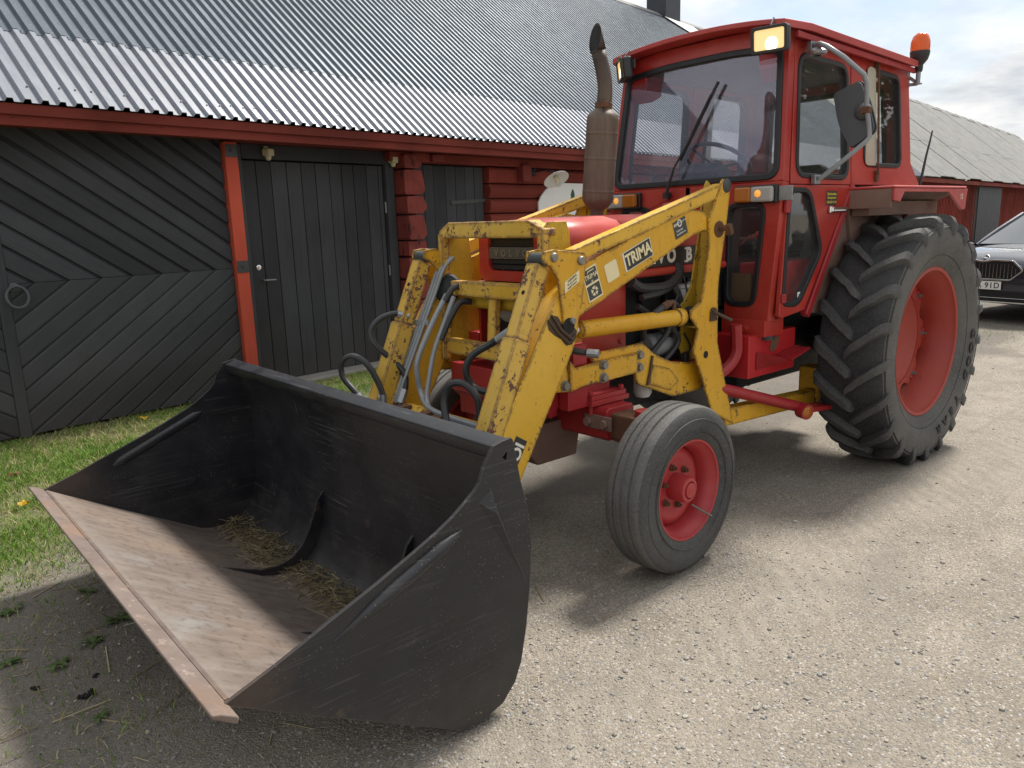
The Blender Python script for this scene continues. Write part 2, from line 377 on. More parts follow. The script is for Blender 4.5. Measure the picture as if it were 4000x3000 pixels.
def rubber(name, lo, hi, dusty):
    t = NT(name); c = t.mix(t.ramp(t.noise(7, 6, .6), .3, .7), lo, hi); c = t.mix(t.ramp(t.noise(120, 4, .7), .45, .75), c, dusty)
    c = t.mix(t.math('MULTIPLY', t.ramp(t.noise(2.5, 5), .45, .7), .5), c, dusty)
    t.set(c, .72, 0, .35); t.bump(t.noise(140, 5, .7), .25, .002); return t.m
M['tyre'] = rubber('tyre_rubber', (.018,.019,.022), (.034,.035,.039), (.075,.074,.073))
M['tread_front'] = rubber('front_tread_dusty', (.060,.060,.060), (.105,.104,.10), (.18,.174,.165))
M['tyre_front'] = rubber('front_tyre_rubber', (.030,.031,.033), (.055,.055,.056), (.11,.107,.10))
M['sidewall'] = rubber('tyre_sidewall', (.060,.060,.059), (.095,.093,.089), (.16,.152,.14))
M['lug'] = rubber('tyre_lug_dusty', (.040,.041,.044), (.065,.066,.067), (.13,.127,.12))
M['tyre_letter'] = rubber('tyre_raised_letters', (.028,.028,.029), (.045,.045,.045), (.07,.068,.065))
M['hose'] = plain('rubber_hose', (.028,.029,.031), .45, 0, .3, 60, .15)
M['seal'] = plain('window_rubber', (.012,.012,.014), .5, 0, .3, 40, .1)
M['blackplastic'] = plain('black_plastic', (.022,.023,.025), .45, 0, .3, 30, .1)
M['greyplastic'] = plain('grey_mirror_plastic', (.075,.08,.088), .42, 0, .15, 20, .05)
M['steel'] = plain('grey_steel', (.32,.33,.35), .38, .75, .25, 30, .08)
M['pipe'] = plain('grey_painted_pipe', (.27,.29,.31), .42, .2, .22, 18, .08)
M['bolt'] = plain('bolt_steel', (.26,.25,.23), .45, .6, .35, 60, .1)
M['chrome'] = plain('chrome', (.75,.75,.75), .16, 1, .1, 20)
M['cream'] = plain('cream_plastic', (.50,.46,.30), .5, 0, .1, 20)
M['beige'] = plain('beige_panel', (.42,.39,.30), .5, 0, .15, 12)
M['white'] = plain('white_paint', (.78,.78,.76), .45, 0, .06, 10)
M['decal_white'] = plain('white_print', (.76,.74,.66), .55, 0, .12, 60)
M['decal_cream'] = plain('pale_sticker', (.80,.70,.42), .5, 0, .06, 30)
M['decal_black'] = plain('black_print', (.035,.036,.036), .5, 0, .3, 40)
M['decal_grey'] = plain('grey_black_sticker', (.05,.055,.055), .5, 0, .3, 40)
M['decal_yellow'] = plain('yellow_print', (.62,.50,.05), .5)
M['green'] = plain('green_paint', (.01,.08,.045), .5)
M['engine'] = plain('greasy_engine_iron', (.020,.023,.024), .6, .3, .6, 25, .5)
M['engine_green'] = plain('engine_green_paint', (.02,.07,.06), .5, 0, .5, 25, .3)
M['darkgap'] = plain('near_black', (.008,.008,.008), .8)  # near-black for gaps, holes, grille backs, grease, clods and exhaust soot
M['grille'] = plain('grille_black', (.016,.017,.018), .5, .2, .3, 60, .2)
M['badge'] = plain('badge_grey_metal', (.16,.15,.135), .4, .6, .25, 50, .1)
M['badge_hi'] = plain('badge_letter_metal', (.34,.33,.30), .32, .7, .2, 60)
M['seat'] = plain('dark_seat_vinyl', (.025,.02,.02), .55, 0, .3, 30, .2)
M['headliner'] = plain('cab_lining', (.11,.11,.13), .8, 0, .2, 20)
M['dash'] = plain('dashboard_grey', (.04,.042,.045), .6, 0, .2, 30)
M['floor_wood'] = plain('cab_brown_board', (.14,.07,.025), .6, 0, .3, 20, .2)
t = NT('exhaust_brown_metal')
hz = t.n('ShaderNodeSeparateXYZ'); t.l(t.tc.outputs['Object'], hz.inputs[0])
c = t.mix(t.ramp(t.noise(3, 6, .6, t.co((9, 9, 1.5))), .3, .7), (.095,.066,.050), (.155,.115,.088))
up = t.ramp(t.math('SUBTRACT', t.math('ADD', hz.outputs[2], t.math('MULTIPLY', t.noise(9, 5), .12)), 2.0), .14, .42); c = t.mix(up, c, (.05,.03,.023))
t.set(c, t.ramp(t.noise(12, 5), .3, .7, (.50,)*3, (.62,)*3), .15); t.bump(t.noise(50, 5), .08, .002); M['exhaust'] = t.m

def glass(name, tint, dirt=.04, refl=(1,1,1), dcol=(.5,.5,.48), f0=.03):
    m = bpy.data.materials.new(name); m.use_nodes = True; t_ = m.node_tree; t_.nodes.clear()
    o = t_.nodes.new('ShaderNodeOutputMaterial'); tr = t_.nodes.new('ShaderNodeBsdfTransparent'); tr.inputs[0].default_value = (*tint, 1)
    gl = t_.nodes.new('ShaderNodeBsdfGlossy'); gl.inputs['Roughness'].default_value = .015; gl.inputs[0].default_value = (*refl, 1)
    lw_ = t_.nodes.new('ShaderNodeLayerWeight'); lw_.inputs[0].default_value = .5
    pw = t_.nodes.new('ShaderNodeMath'); pw.operation = 'POWER'; pw.inputs[1].default_value = 5; t_.links.new(lw_.outputs['Facing'], pw.inputs[0])
    fr = t_.nodes.new('ShaderNodeMapRange'); fr.inputs[3].default_value = f0; fr.inputs[4].default_value = 1.0; t_.links.new(pw.outputs[0], fr.inputs[0])
    di = t_.nodes.new('ShaderNodeBsdfDiffuse'); di.inputs[0].default_value = (*dcol, 1)
    no = t_.nodes.new('ShaderNodeTexNoise'); no.inputs['Scale'].default_value = 3.5; no.inputs['Detail'].default_value = 7
    tcx = t_.nodes.new('ShaderNodeTexCoord'); t_.links.new(tcx.outputs['Object'], no.inputs['Vector'])
    mr = t_.nodes.new('ShaderNodeMapRange'); mr.inputs[1].default_value = .3; mr.inputs[2].default_value = .8; mr.inputs[3].default_value = dirt*.4; mr.inputs[4].default_value = dirt*1.8; t_.links.new(no.outputs[0], mr.inputs[0])
    a = t_.nodes.new('ShaderNodeMixShader'); b = t_.nodes.new('ShaderNodeMixShader')
    t_.links.new(mr.outputs[0], a.inputs[0]); t_.links.new(tr.outputs[0], a.inputs[1]); t_.links.new(di.outputs[0], a.inputs[2])
    t_.links.new(fr.outputs[0], b.inputs[0]); t_.links.new(a.outputs[0], b.inputs[1]); t_.links.new(gl.outputs[0], b.inputs[2]); t_.links.new(b.outputs[0], o.inputs[0])
    return m
M['glass'] = glass('clear_window_glass', (.955,.96,.955), .022)
M['windscreen'] = glass('windscreen_glass_sky_haze', (.95,.95,.97), .045, (.84,.85,1.0), (.50,.50,.60), .085)  # lavender dirt film also paints the sky's hazy reflection onto the windscreen
M['carglass'] = glass('car_window_glass', (.25,.28,.28), .0, f0=.38)
M['bulb'] = glass('clear_bulb_glass', (.95,.95,.92), .02)
def lens(name, col, emit=0.0, ecol=None, rough=.15, trans=.3):
    t = NT(name); w = t.n('ShaderNodeTexWave'); w.inputs['Scale'].default_value = 60; w.bands_direction = 'Y'; t.l(t.co(), w.inputs['Vector'])
    t.set(t.mix(w.outputs['Fac'], tuple(x*.8 for x in col), col), rough); t.p.inputs['Transmission Weight'].default_value = trans
    if emit: t.p.inputs['Emission Color'].default_value = (*(ecol or col), 1); t.p.inputs['Emission Strength'].default_value = emit
    t.bump(w.outputs['Fac'], .25, .003); return t.m
t = NT('work_lamp_lens_lit')
w = t.n('ShaderNodeTexWave'); w.inputs['Scale'].default_value = 55; w.bands_direction = 'Y'; t.l(t.co(), w.inputs['Vector'])
w2 = t.n('ShaderNodeTexWave'); w2.inputs['Scale'].default_value = 45; w2.bands_direction = 'Z'; t.l(t.co(), w2.inputs['Vector'])
t.set((.8,.7,.45), .15); hotc = t.mix(t.math('MULTIPLY', w.outputs['Fac'], w2.outputs['Fac']), (1.0,.52,.12), (1.0,.80,.40))
t.l(hotc, t.p.inputs['Emission Color']); t.p.inputs['Emission Strength'].default_value = .40; t.bump(w.outputs['Fac'], .3, .003); M['worklens'] = t.m
M['hotspot'] = lens('lamp_bulb_glow', (1,.9,.65), .9, (1,.93,.72))
M['amber'] = lens('amber_lens', (.62,.20,.02)); M['amberlit'] = lens('amber_bulb', (.9,.4,.05), .3, (1,.45,.08)); M['clearlens'] = lens('clear_lens', (.72,.70,.66), trans=.5)
M['beacon'] = lens('beacon_orange', (.80,.12,.004), .03, (1,.2,.01), .10, .25)
M['headglass'] = lens('headlamp_glass', (.55,.56,.55), rough=.08)

M['blackwood'] = wood('black_tarred_wood', (.024,.0255,.029), (.042,.044,.048), 'z', splash=True)
M['blackwood_x'] = wood('black_tarred_diagonal_wood', (.025,.027,.031), (.045,.047,.052), 'x', scale=.8, splash=True)
M['redwood'] = wood('falu_red_wood', (.105,.017,.011), (.165,.030,.020), 'x', .85, crack=.75)
M['redwood_post'] = wood('fresh_red_post', (.30,.042,.022), (.40,.065,.035), 'z', .75)
M['redwood_v'] = wood('falu_red_boards', (.17,.026,.016), (.24,.045,.03), 'z', .85)
t = NT('falu_red_log_end'); g_ = t.noise(5, 8, .65); ck = t.ramp(t.noise(3.2, 6, .7, t.co((3.5, 3.5, 1.0))), .60, .625)
t.set(t.mix(t.math('MULTIPLY', ck, .8), t.mix(t.ramp(g_, .3, .7), (.15,.022,.016), (.24,.042,.03)), (.03,.006,.005)), .85); t.bump(t.math('SUBTRACT', g_, ck), .5, .012); M['logend'] = t.m
def metal_roof(name, col, col2, rough, metal):
    t = NT(name); oi = t.n('ShaderNodeObjectInfo')
    c = t.mix(t.ramp(t.noise(1.3, 6, .6), .3, .7), col, col2); c = t.mix(1.0, c, t.math('ADD', .93, t.math('MULTIPLY', oi.outputs['Random'], .14)), 'MULTIPLY')
    c = t.mix(t.math('MULTIPLY', t.ramp(t.noise(60, 4), .64, .68), .5), c, (.4,.42,.44))
    t.set(c, t.ramp(t.noise(5, 5), .3, .7, (rough*.85,)*3, (rough*1.15,)*3), metal); return t.m
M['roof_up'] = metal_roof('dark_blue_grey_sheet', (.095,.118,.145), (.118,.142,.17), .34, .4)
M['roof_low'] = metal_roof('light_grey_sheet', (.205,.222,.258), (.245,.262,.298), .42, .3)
t = NT('fibre_cement_sheet'); c = t.mix(t.ramp(t.noise(2.0, 7, .65), .3, .7), (.19,.19,.185), (.29,.29,.282)); c = t.mix(t.ramp(t.noise(30, 5), .58, .7), c, (.10,.10,.095)); t.set(c, .85); M['oldroof'] = t.m
M['slab'] = plain('concrete_sill', (.30,.285,.26), .9, 0, .2, 14, .3)
M['chimney'] = plain('dark_sheet_chimney', (.035,.04,.052), .45, .4, .15, 10); M['zinc'] = plain('bright_zinc', (.40,.41,.42), .35, .8, .2, 25)

# the yard: gravel, darker soil where it is worn, browner towards the barn, shade painted before the bucket
t = NT('gravel_ground')
P = t.co()
f1 = t.noise(.55, 5, .6, P); f2 = t.noise(3.0, 6, .6, P); f3 = t.noise(26, 6, .7, P)
st = t.vor(150, vec=P, out=1); st2 = t.vor(330, vec=P, out=1); stb = t.vor(150, vec=P); stb2 = t.vor(60, vec=P)
c = t.mix(t.ramp(f1, .35, .65), (.250,.222,.187), (.312,.281,.239))
c = t.mix(t.ramp(f2, .42, .70), c, (.215,.192,.163))
grey = t.n('ShaderNodeSeparateColor'); t.l(st, grey.inputs[0]); g1 = t.ramp(grey.outputs[0], .0, 1.0, (.70,.68,.66), (1.28,1.28,1.26)); c = t.mix(.75, c, g1, 'MULTIPLY')
gr2 = t.n('ShaderNodeSeparateColor'); t.l(st2, gr2.inputs[0]); g2_ = t.ramp(gr2.outputs[1], .0, 1.0, (.7,.7,.7), (1.3,1.28,1.25)); c = t.mix(.7, c, g2_, 'MULTIPLY')
c = t.mix(t.ramp(grey.outputs[1], .93, .95), c, (.17,.175,.185)); c = t.mix(t.ramp(grey.outputs[2], .94, .96), c, (.42,.40,.38))
sx = t.n('ShaderNodeSeparateXYZ'); t.l(P, sx.inputs[0])
soil_shade = t.ramp(t.math('ADD', t.math('MULTIPLY', sx.outputs[1], -1.0), t.math('MULTIPLY', t.math('SUBTRACT', f1, .5), 2.2)), -.75, .25)   # browner soil on the tractor's far side
fore = t.ramp(t.math('ADD', sx.outputs[0], t.math('MULTIPLY', t.math('SUBTRACT', t.noise(1.3, 4, .6, P), .5), 1.4)), 1.7/6, 2.6/6) if False else None
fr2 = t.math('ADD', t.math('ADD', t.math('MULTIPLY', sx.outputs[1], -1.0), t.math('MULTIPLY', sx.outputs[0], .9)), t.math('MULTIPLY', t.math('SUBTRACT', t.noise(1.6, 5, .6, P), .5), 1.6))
fr2 = t.ramp(t.math('SUBTRACT', fr2, 3.0), .0, .9)                                   # damp soil in front of the bucket, with the bucket's shade painted in
soil_shade = t.math('MAXIMUM', soil_shade, fr2)
c = t.mix(t.math('MULTIPLY', soil_shade, .68), c, t.mix(f3, (.080,.070,.061), (.155,.138,.122)))
worn = t.ramp(t.noise(1.1, 5, .65, P), .52, .68); c = t.mix(t.math('MULTIPLY', worn, .42), c, (.165,.152,.136))
pale = t.ramp(t.noise(.8, 5, .6, t.co((1, 1, 1), (0, 0, 1.0))), .52, .70); c = t.mix(t.math('MULTIPLY', pale, .35), c, (.345,.31,.262))
ub = t.math('ADD', t.math('MULTIPLY', sx.outputs[0], -.9908), t.math('MULTIPLY', sx.outputs[1], -.1354)); nbb = t.math('ADD', t.math('MULTIPLY', sx.outputs[0], -.1354), t.math('MULTIPLY', sx.outputs[1], .9908))
lim = t.math('MAXIMUM', t.math('SUBTRACT', t.math('MULTIPLY', ub, -.545), 4.09), -4.45)
tm_ = t.ramp(t.math('ADD', t.math('SUBTRACT', lim, nbb), t.math('MULTIPLY', t.math('SUBTRACT', t.noise(2.6, 6, .65, P), .5), 1.5)), .0, .45)
c = t.mix(t.math('MULTIPLY', tm_, .85), c, t.mix(t.ramp(t.noise(14, 6), .35, .65), (.075,.10,.025), (.17,.165,.07)))
ty = t.math('ABSOLUTE', t.math('SUBTRACT', t.math('ADD', sx.outputs[1], t.math('MULTIPLY', t.math('SUBTRACT', t.noise(.6, 3, .5, P), .5), .5)), 1.28)); tmk = t.math('MULTIPLY', t.ramp(ty, .12, .24, (1,1,1), (0,0,0)), t.ramp(t.noise(.9, 4, .6, P), .35, .55))
wv_ = t.n('ShaderNodeTexWave'); wv_.inputs['Scale'].default_value = 3.2; wv_.inputs['Distortion'].default_value = 5.0; wv_.inputs['Detail'].default_value = 3; wv_.inputs['Detail Scale'].default_value = 2.0; t.l(t.co((1, 1, 1), (0, 0, .7)), wv_.inputs['Vector'])
c = t.mix(t.math('MULTIPLY', tmk, .45), c, t.mix(wv_.outputs['Fac'], (.235,.21,.175), (.325,.295,.247)))
ty2 = t.math('ABSOLUTE', t.math('SUBTRACT', t.math('ADD', t.math('ADD', sx.outputs[1], t.math('MULTIPLY', sx.outputs[0], -.35)), t.math('MULTIPLY', t.math('SUBTRACT', t.noise(.5, 3, .5, P), .5), .6)), .95)); tmk2 = t.math('MULTIPLY', t.ramp(ty2, .08, .16, (1,1,1), (0,0,0)), t.ramp(t.noise(1.2, 4, .6, P), .40, .62)); c = t.mix(t.math('MULTIPLY', tmk2, .4), c, (.19,.172,.152))
trk = t.ramp(t.noise(1.0, 5, .6, t.co((.35, 7, 1))), .55, .68); c = t.mix(t.math('MULTIPLY', trk, .30), c, (.18,.163,.145))
t.set(c, .92, 0, .25)
hgt = t.math('ADD', t.math('ADD', t.math('MULTIPLY', stb, -.9), t.math('MULTIPLY', stb2, -.8)), t.math('ADD', t.math('MULTIPLY', f3, .8), t.math('MULTIPLY', f2, 1.5)))
hgt = t.math('ADD', hgt, t.math('MULTIPLY', t.math('MULTIPLY', tmk, wv_.outputs['Fac']), .35))
t.bump(hgt, .5, .009); M['gravel'] = t.m
t = NT('grass_soil'); c = t.mix(t.ramp(t.noise(9, 6), .3, .7), (.09,.10,.03), (.19,.17,.08)); t.set(c, .95); t.bump(t.noise(30, 6), .4, .01); M['turf'] = t.m
def leafmat(name, a, b, tr=.25):
    t = NT(name); g_ = t.n('ShaderNodeNewGeometry'); c = t.mix(g_.outputs['Random Per Island'], a, b)
    t.set(c, .6, 0, .3); t.p.inputs['Subsurface Weight'].default_value = 0
    tl = t.n('ShaderNodeBsdfTranslucent'); t.l(c, tl.inputs[0]); ms = t.n('ShaderNodeMixShader'); ms.inputs[0].default_value = tr
    t.l(t.p.outputs[0], ms.inputs[1]); t.l(tl.outputs[0], ms.inputs[2]); t.l(ms.outputs[0], t.out.inputs[0]); return t.m
M['grass'] = leafmat('grass_blades', (.055,.16,.012), (.22,.34,.05)); M['drygrass'] = leafmat('dry_grass', (.30,.26,.12), (.48,.42,.23)); M['leaf'] = leafmat('tree_leaves', (.03,.06,.012), (.10,.13,.03))
M['weed'] = leafmat('weed_leaves', (.075,.12,.04), (.13,.18,.065)); M['straw'] = leafmat('straw_stalks', (.10,.075,.04), (.33,.265,.15), .1); M['chaff'] = leafmat('chaff_grains', (.22,.17,.09), (.52,.44,.28), .1)
M['autumn'] = leafmat('yellow_leaf', (.50,.26,.02), (.60,.40,.03)); M['brownleaf'] = leafmat('brown_leaf', (.16,.06,.03), (.20,.09,.04))
def stonemat():
    t = NT('loose_stones'); g_ = t.n('ShaderNodeNewGeometry'); r_ = t.n('ShaderNodeValToRGB'); e_ = r_.color_ramp.elements
    e_[0].color = (.22,.215,.21,1); e_[1].color = (.40,.375,.34,1); m_ = r_.color_ramp.elements.new(.5); m_.color = (.28,.255,.225,1); t.l(g_.outputs['Random Per Island'], r_.inputs[0]); t.set(r_.outputs[0], .85); return t.m
M['stone'] = stonemat()
M['bark'] = plain('bark', (.09,.075,.06), .9, 0, .4, 20, .6)
t = NT('dark_car_paint'); t.set((.040,.044,.062), .22, .6); t.p.inputs['Coat Weight'].default_value = 1.0; t.p.inputs['Coat Roughness'].default_value = .03; M['carpaint'] = t.m
M['plate'] = plain('number_plate', (.72,.72,.68), .4, 0, .04, 10)

# ------------------------------------------------------------------ ground
def coarse(lo, a, b, hi, st):
    o = [lo, lo*.5, lo*.25, a-25, a-10, a-4, a-1.5]; x = a
    while x < b: o.append(x); x += st
    return o + [b, b+1.5, b+4, b+10, b+25, hi*.25, hi*.5, hi]
from mathutils import noise as mnoise
xs = coarse(-500, -3.5, 6.0, 500, .055); ys = coarse(-500, -4.6, 3.4, 500, .055)
def gz(x, y):
    if not (-3.6 < x < 6.1 and -4.7 < y < 3.5): return 0.0
    e = min(x+3.6, 6.1-x, y+4.7, 3.5-y); e = min(1, max(0, e)/1.0)
    return e*(.010*mnoise.noise(Vector((x*1.3, y*1.3, 0))) + .006*mnoise.noise(Vector((x*5, y*5, 3))) + .003*mnoise.noise(Vector((x*15, y*15, 5)))) - .004
g = MB(); nx, ny = len(xs), len(ys)
g.v = [(x, y, gz(x, y)) for y in ys for x in xs]
g.f = [(j*nx+i, j*nx+i+1, (j+1)*nx+i+1, (j+1)*nx+i) for j in range(ny-1) for i in range(nx-1)]
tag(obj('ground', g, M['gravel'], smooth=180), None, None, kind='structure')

# ------------------------------------------------------------------ barn frame: u along the wall, n out of the wall
BA = R(187.78); BU = Vector((math.cos(BA), math.sin(BA), 0)); BN = Vector((-math.sin(BA), math.cos(BA), 0)); BN = BN if BN.y > 0 else -BN
def bp(u, n, z): return BU*u + BN*n + Vector((0, 0, z))
def bbox(mb, u0, u1, n0, n1, z0, z1):
    vs = [bp(u, n, z) for z in (z0, z1) for u, n in ((u0, n0), (u1, n0), (u1, n1), (u0, n1))]
    return mb.add(vs, [(3,2,1,0),(4,5,6,7),(0,1,5,4),(1,2,6,5),(2,3,7,6),(3,0,4,7)])
def bprism(mb, poly, n0, n1):
    k = len(poly); vs = [bp(u, n0, z) for u, z in poly] + [bp(u, n1, z) for u, z in poly]
    return mb.add(vs, [tuple(range(k)), tuple(range(2*k-1, k-1, -1))] + [(i, (i+1) % k, k+(i+1) % k, k+i) for i in range(k)])
barn = thing('log_barn', 'long black and red timber barn with grey corrugated metal roof behind the tractor', 'barn', tuple(bp(0, -5, 0)))
UL, UR = -9.0, 20.8
# core walls (dark interior behind the doors)
obj('wall', bbox(MB(), UL, UR, -5.10, -4.93, 0, 2.45), M['blackwood'], barn); obj('back_wall', bbox(MB(), UL, UR, -14.6, -14.4, 0, 2.45), M['blackwood'], barn)
gab = MB()
for uu in (UL, UR-.15):
    pl = [(-4.95, 0), (-14.5, 0), (-14.5, 2.7), (-9.62, 6.80), (-4.95, 2.9)]; k = len(pl)
    gab = MB(); gab.add([bp(uu, n, z) for n, z in pl] + [bp(uu+.15, n, z) for n, z in pl], [tuple(range(k)), tuple(range(2*k-1, k-1, -1))] + [(i, (i+1) % k, k+(i+1) % k, k+i) for i in range(k)])
    obj('gable', gab, M['redwood_v'], barn)
# --- roof sheets
PT = .115
def corr(u0, npitch, n0, z0, n1, z1, pitch, prof, steps=1):
    """corrugated sheet between eave line (n0,z0) and upper line (n1,z1)"""
    mb = MB(); nv = Vector((0, 0, 1)); sl_ = (bp(0, n1, z1)-bp(0, n0, z0)).normalized(); nrm = BU.cross(sl_); nrm = nrm if nrm.z > 0 else -nrm
    pr = [(i*pitch+a, h) for i in range(npitch) for a, h in prof] + [(npitch*pitch, prof[0][1])]
    rows = steps+1
    for r_ in range(rows):
        t_ = r_/steps; base = bp(u0, n0+(n1-n0)*t_, z0+(z1-z0)*t_)
        for a, h in pr: mb.v.append(tuple(base + BU*a + nrm*h))
    m = len(pr)
    for r_ in range(rows-1):
        for i in range(m-1): mb.f.append((r_*m+i, r_*m+i+1, (r_+1)*m+i+1, (r_+1)*m+i))
    # folded thickness at the lower edge
    o = len(mb.v)
    for a, h in pr: mb.v.append(tuple(bp(u0, n0, z0) + BU*a + nrm*(h-.004) ))
    for i in range(m-1): mb.f.append((i+1, i, o+i, o+i+1))
    return mb
trap = [(0, 0), (.0575, 0), (.0685, .029), (.104, .029)]
EN, EZ = -4.30, 2.490
TAN = math.tan(R(40))
LN = -5.05; LZ = EZ + (EN-LN)*TAN; RN = -9.62; RZ = EZ + (EN-RN)*TAN
nsheet = int((UR-UL)/(9*PT))+1
low_proto = None
for i in range(nsheet):
    u0 = UL + i*9*PT + .055
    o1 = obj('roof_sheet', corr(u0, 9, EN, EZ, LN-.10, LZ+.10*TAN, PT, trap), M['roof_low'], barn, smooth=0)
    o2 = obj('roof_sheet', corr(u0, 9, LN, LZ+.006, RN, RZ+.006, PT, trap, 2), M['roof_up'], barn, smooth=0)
bk = MB(); k0 = [bp(UL, RN, RZ), bp(UR, RN, RZ), bp(UR, RN-5.2, RZ-5.2*TAN), bp(UL, RN-5.2, RZ-5.2*TAN)]
obj('back_roof', bk.add(k0 + [p - Vector((0, 0, .03)) for p in k0], [(0,1,2,3),(7,6,5,4),(0,4,5,1),(1,5,6,2),(2,6,7,3),(3,7,4,0)]), M['roof_up'], barn, smooth=0)
rc = MB()
for s_ in (1, -1): 
    q = [bp(UL, RN, RZ+.045), bp(UR, RN, RZ+.045), bp(UR, RN+s_*.17, RZ+.04-.15*TAN), bp(UL, RN+s_*.17, RZ+.04-.15*TAN)]
    rc.add(q + [p-Vector((0, 0, .006)) for p in q], [(0,1,2,3),(7,6,5,4),(0,4,5,1),(1,5,6,2),(2,6,7,3),(3,7,4,0)])
obj('ridge_cap', rc, M['oldroof'], barn, smooth=0)
# roofing screws: too small to pick apart
sc = MB()
nrm_r = BU.cross(bp(0, LN, LZ)-bp(0, EN, EZ)).normalized(); nrm_r = nrm_r if nrm_r.z > 0 else -nrm_r
def screw(u, dn_): 
    p = bp(u, EN-dn_, EZ+dn_*TAN) + nrm_r*.002; sc.cyl(p, p+nrm_r*.004, .008, 7); sc.cyl(p+nrm_r*.004, p+nrm_r*.012, .005, 6)
for i in range(int((12-UL)/PT)):
    u = UL + .055 + i*PT + .030
    if i % 2 == 0 or rnd.random() < .15: screw(u+rnd.uniform(-.01, .01), .16+rnd.uniform(-.015, .015))
    if rnd.random() < .75: screw(u+rnd.uniform(-.01, .01), .775)
    if i % 3 == 0: screw(u, 2.0+rnd.uniform(-.02, .02)); screw(u, 3.6+rnd.uniform(-.02, .02))
tag(obj('roof_screws', sc, M['steel'], barn), None, None, kind='stuff')
# fascia, soffit
obj('fascia_board', bbox(MB(), UL, UR, -4.385, -4.345, 2.332, 2.475), M['redwood'], barn, .004)
obj('fascia_board', bbox(MB(), UL, UR, -4.343, -4.318, 2.405, 2.482), M['redwood'], barn, .004)
obj('soffit', bbox(MB(), UL, UR, -4.95, -4.387, 2.355, 2.385), M['redwood'], barn)
obj('top_beam', bbox(MB(), .42, UR, -4.96, -4.68, 2.25, 2.353), M['redwood'], barn, .012)
# --- planked doors with chevron boards
def clip_mesh(mb, planes):
    me = bpy.data.meshes.new('plank'); me.from_pydata(mb.v, [], mb.f); bm = bmesh.new(); bm.from_mesh(me)
    for co, no in planes:
        bmesh.ops.bisect_plane(bm, geom=bm.verts[:]+bm.edges[:]+bm.faces[:], plane_co=co, plane_no=no, clear_outer=True)
        ed = [e for e in bm.edges if e.is_boundary]
        if ed: bmesh.ops.holes_fill(bm, edges=ed)
    if not bm.faces: bm.free(); return None
    bmesh.ops.recalc_face_normals(bm, faces=bm.faces); bm.to_mesh(me); bm.free(); return me
ANG = R(35)
def chevron(u0, u1, z0, z1, za, mirror, parent, nface, mat):
    wd = .25*math.sin(ANG)
    for half in (0, 1):
        sg = -1 if (half == 0) != mirror else 1
        a = Vector((math.cos(ANG), sg*math.sin(ANG))); p = Vector((-a.y, a.x))
        if p.y < 0: p = -p
        lo, hi = (za+.002, z1) if half == 0 else (z0, za-.002)
        for i in range(-14, 20):
            ref = Vector((-3.253 + .25*i + (0 if half == 0 else .002), za))
            mb = MB(); tt = .034
            gap = .003
            prof = [(gap, 0), (gap, tt), (wd-.040, tt), (wd-gap, tt-.028), (wd-gap, 0)] if half == 0 else [(gap, 0), (gap, tt-.006), (.016, tt), (wd-.020, tt), (wd-gap, tt-.006), (wd-gap, 0)]
            m = len(prof); L_ = 4
            for s_ in (-L_, L_): mb.v += [(s_, q, d) for q, d in prof]
            mb.f = [tuple(range(m)), tuple(range(2*m-1, m-1, -1))] + [(k, (k+1) % m, m+(k+1) % m, m+k) for k in range(m)]
            # local frame: s along a, q along p, d along BN; clip to the leaf
            def lp(u, z): v = Vector((u, z))-ref; return Vector((v.dot(a), v.dot(p), 0))
            def ln(du, dz): v = Vector((du, dz)); return Vector((v.dot(a), v.dot(p), 0))
            me = clip_mesh(mb, [(lp(u0, 0), ln(-1, 0)), (lp(u1, 0), ln(1, 0)), (lp(0, lo), ln(0, -1)), (lp(0, hi), ln(0, 1))])
            if me is None or len(me.polygons) < 4: continue
            Mx = Matrix.Identity(4); aw = BU*a.x+Vector((0, 0, a.y)); pw = BU*p.x+Vector((0, 0, p.y)); ow = bp(ref.x, nface-tt, ref.y)
            for r_ in range(3): Mx[r_][0] = aw[r_]; Mx[r_][1] = pw[r_]; Mx[r_][2] = BN[r_]; Mx[r_][3] = ow[r_]
            o = obj('plank', me, mat, parent); o.matrix_world = Mx; 
            o.parent = parent; o.matrix_parent_inverse = Matrix.Identity(4); o.matrix_basis = Mx
for (u0, u1, mir, lab) in ((-3.435, -1.585, False, 'chevron boarded black gate leaf beside the red post'), (-5.36, -3.525, True, 'far left chevron boarded black gate leaf')):
    leaf = obj('gate_leaf', bbox(MB(), u0-.002, u1+.002, -4.74, -4.677, .022, 2.40), M['blackwood'], barn, label=lab)
    chevron(u0, u1, .025, 2.395, 1.203, mir, leaf, -4.65, M['blackwood_x'])
    if not mir:
        obj('stile', bbox(MB(), -3.522, -3.438, -4.676, -4.642, .01, 2.39), M['blackwood'], leaf, .004)
        rg = MB(); c0 = bp(-3.40, -4.62, 1.175); pth = []
        for i in range(25):
            a_ = 2*math.pi*i/24; pth.append(c0 + BU*(math.sin(a_)*.075) + Vector((0, 0, -.07+math.cos(a_)*.082)) + BN*(.02-.01*math.cos(a_)))
        rg.tube(pth[:-1], .011, 8, closed=True)
        obj('ring_handle', rg, M['greyplastic'], leaf)
        ms = MB(); ms.lathe([(0, .03), (.018, .028), (.022, .01), (.036, .004), (.036, 0)], c0-BN*.03, BN, 14)
        mq = Matrix.Translation(c0+Vector((0, 0, .01))); obj('handle_boss', ms, M['greyplastic'], leaf)
post = obj('red_post', bbox(MB(), -1.578, -1.452, -4.74, -4.60, .0, 2.34), M['redwood_post'], barn, .006)
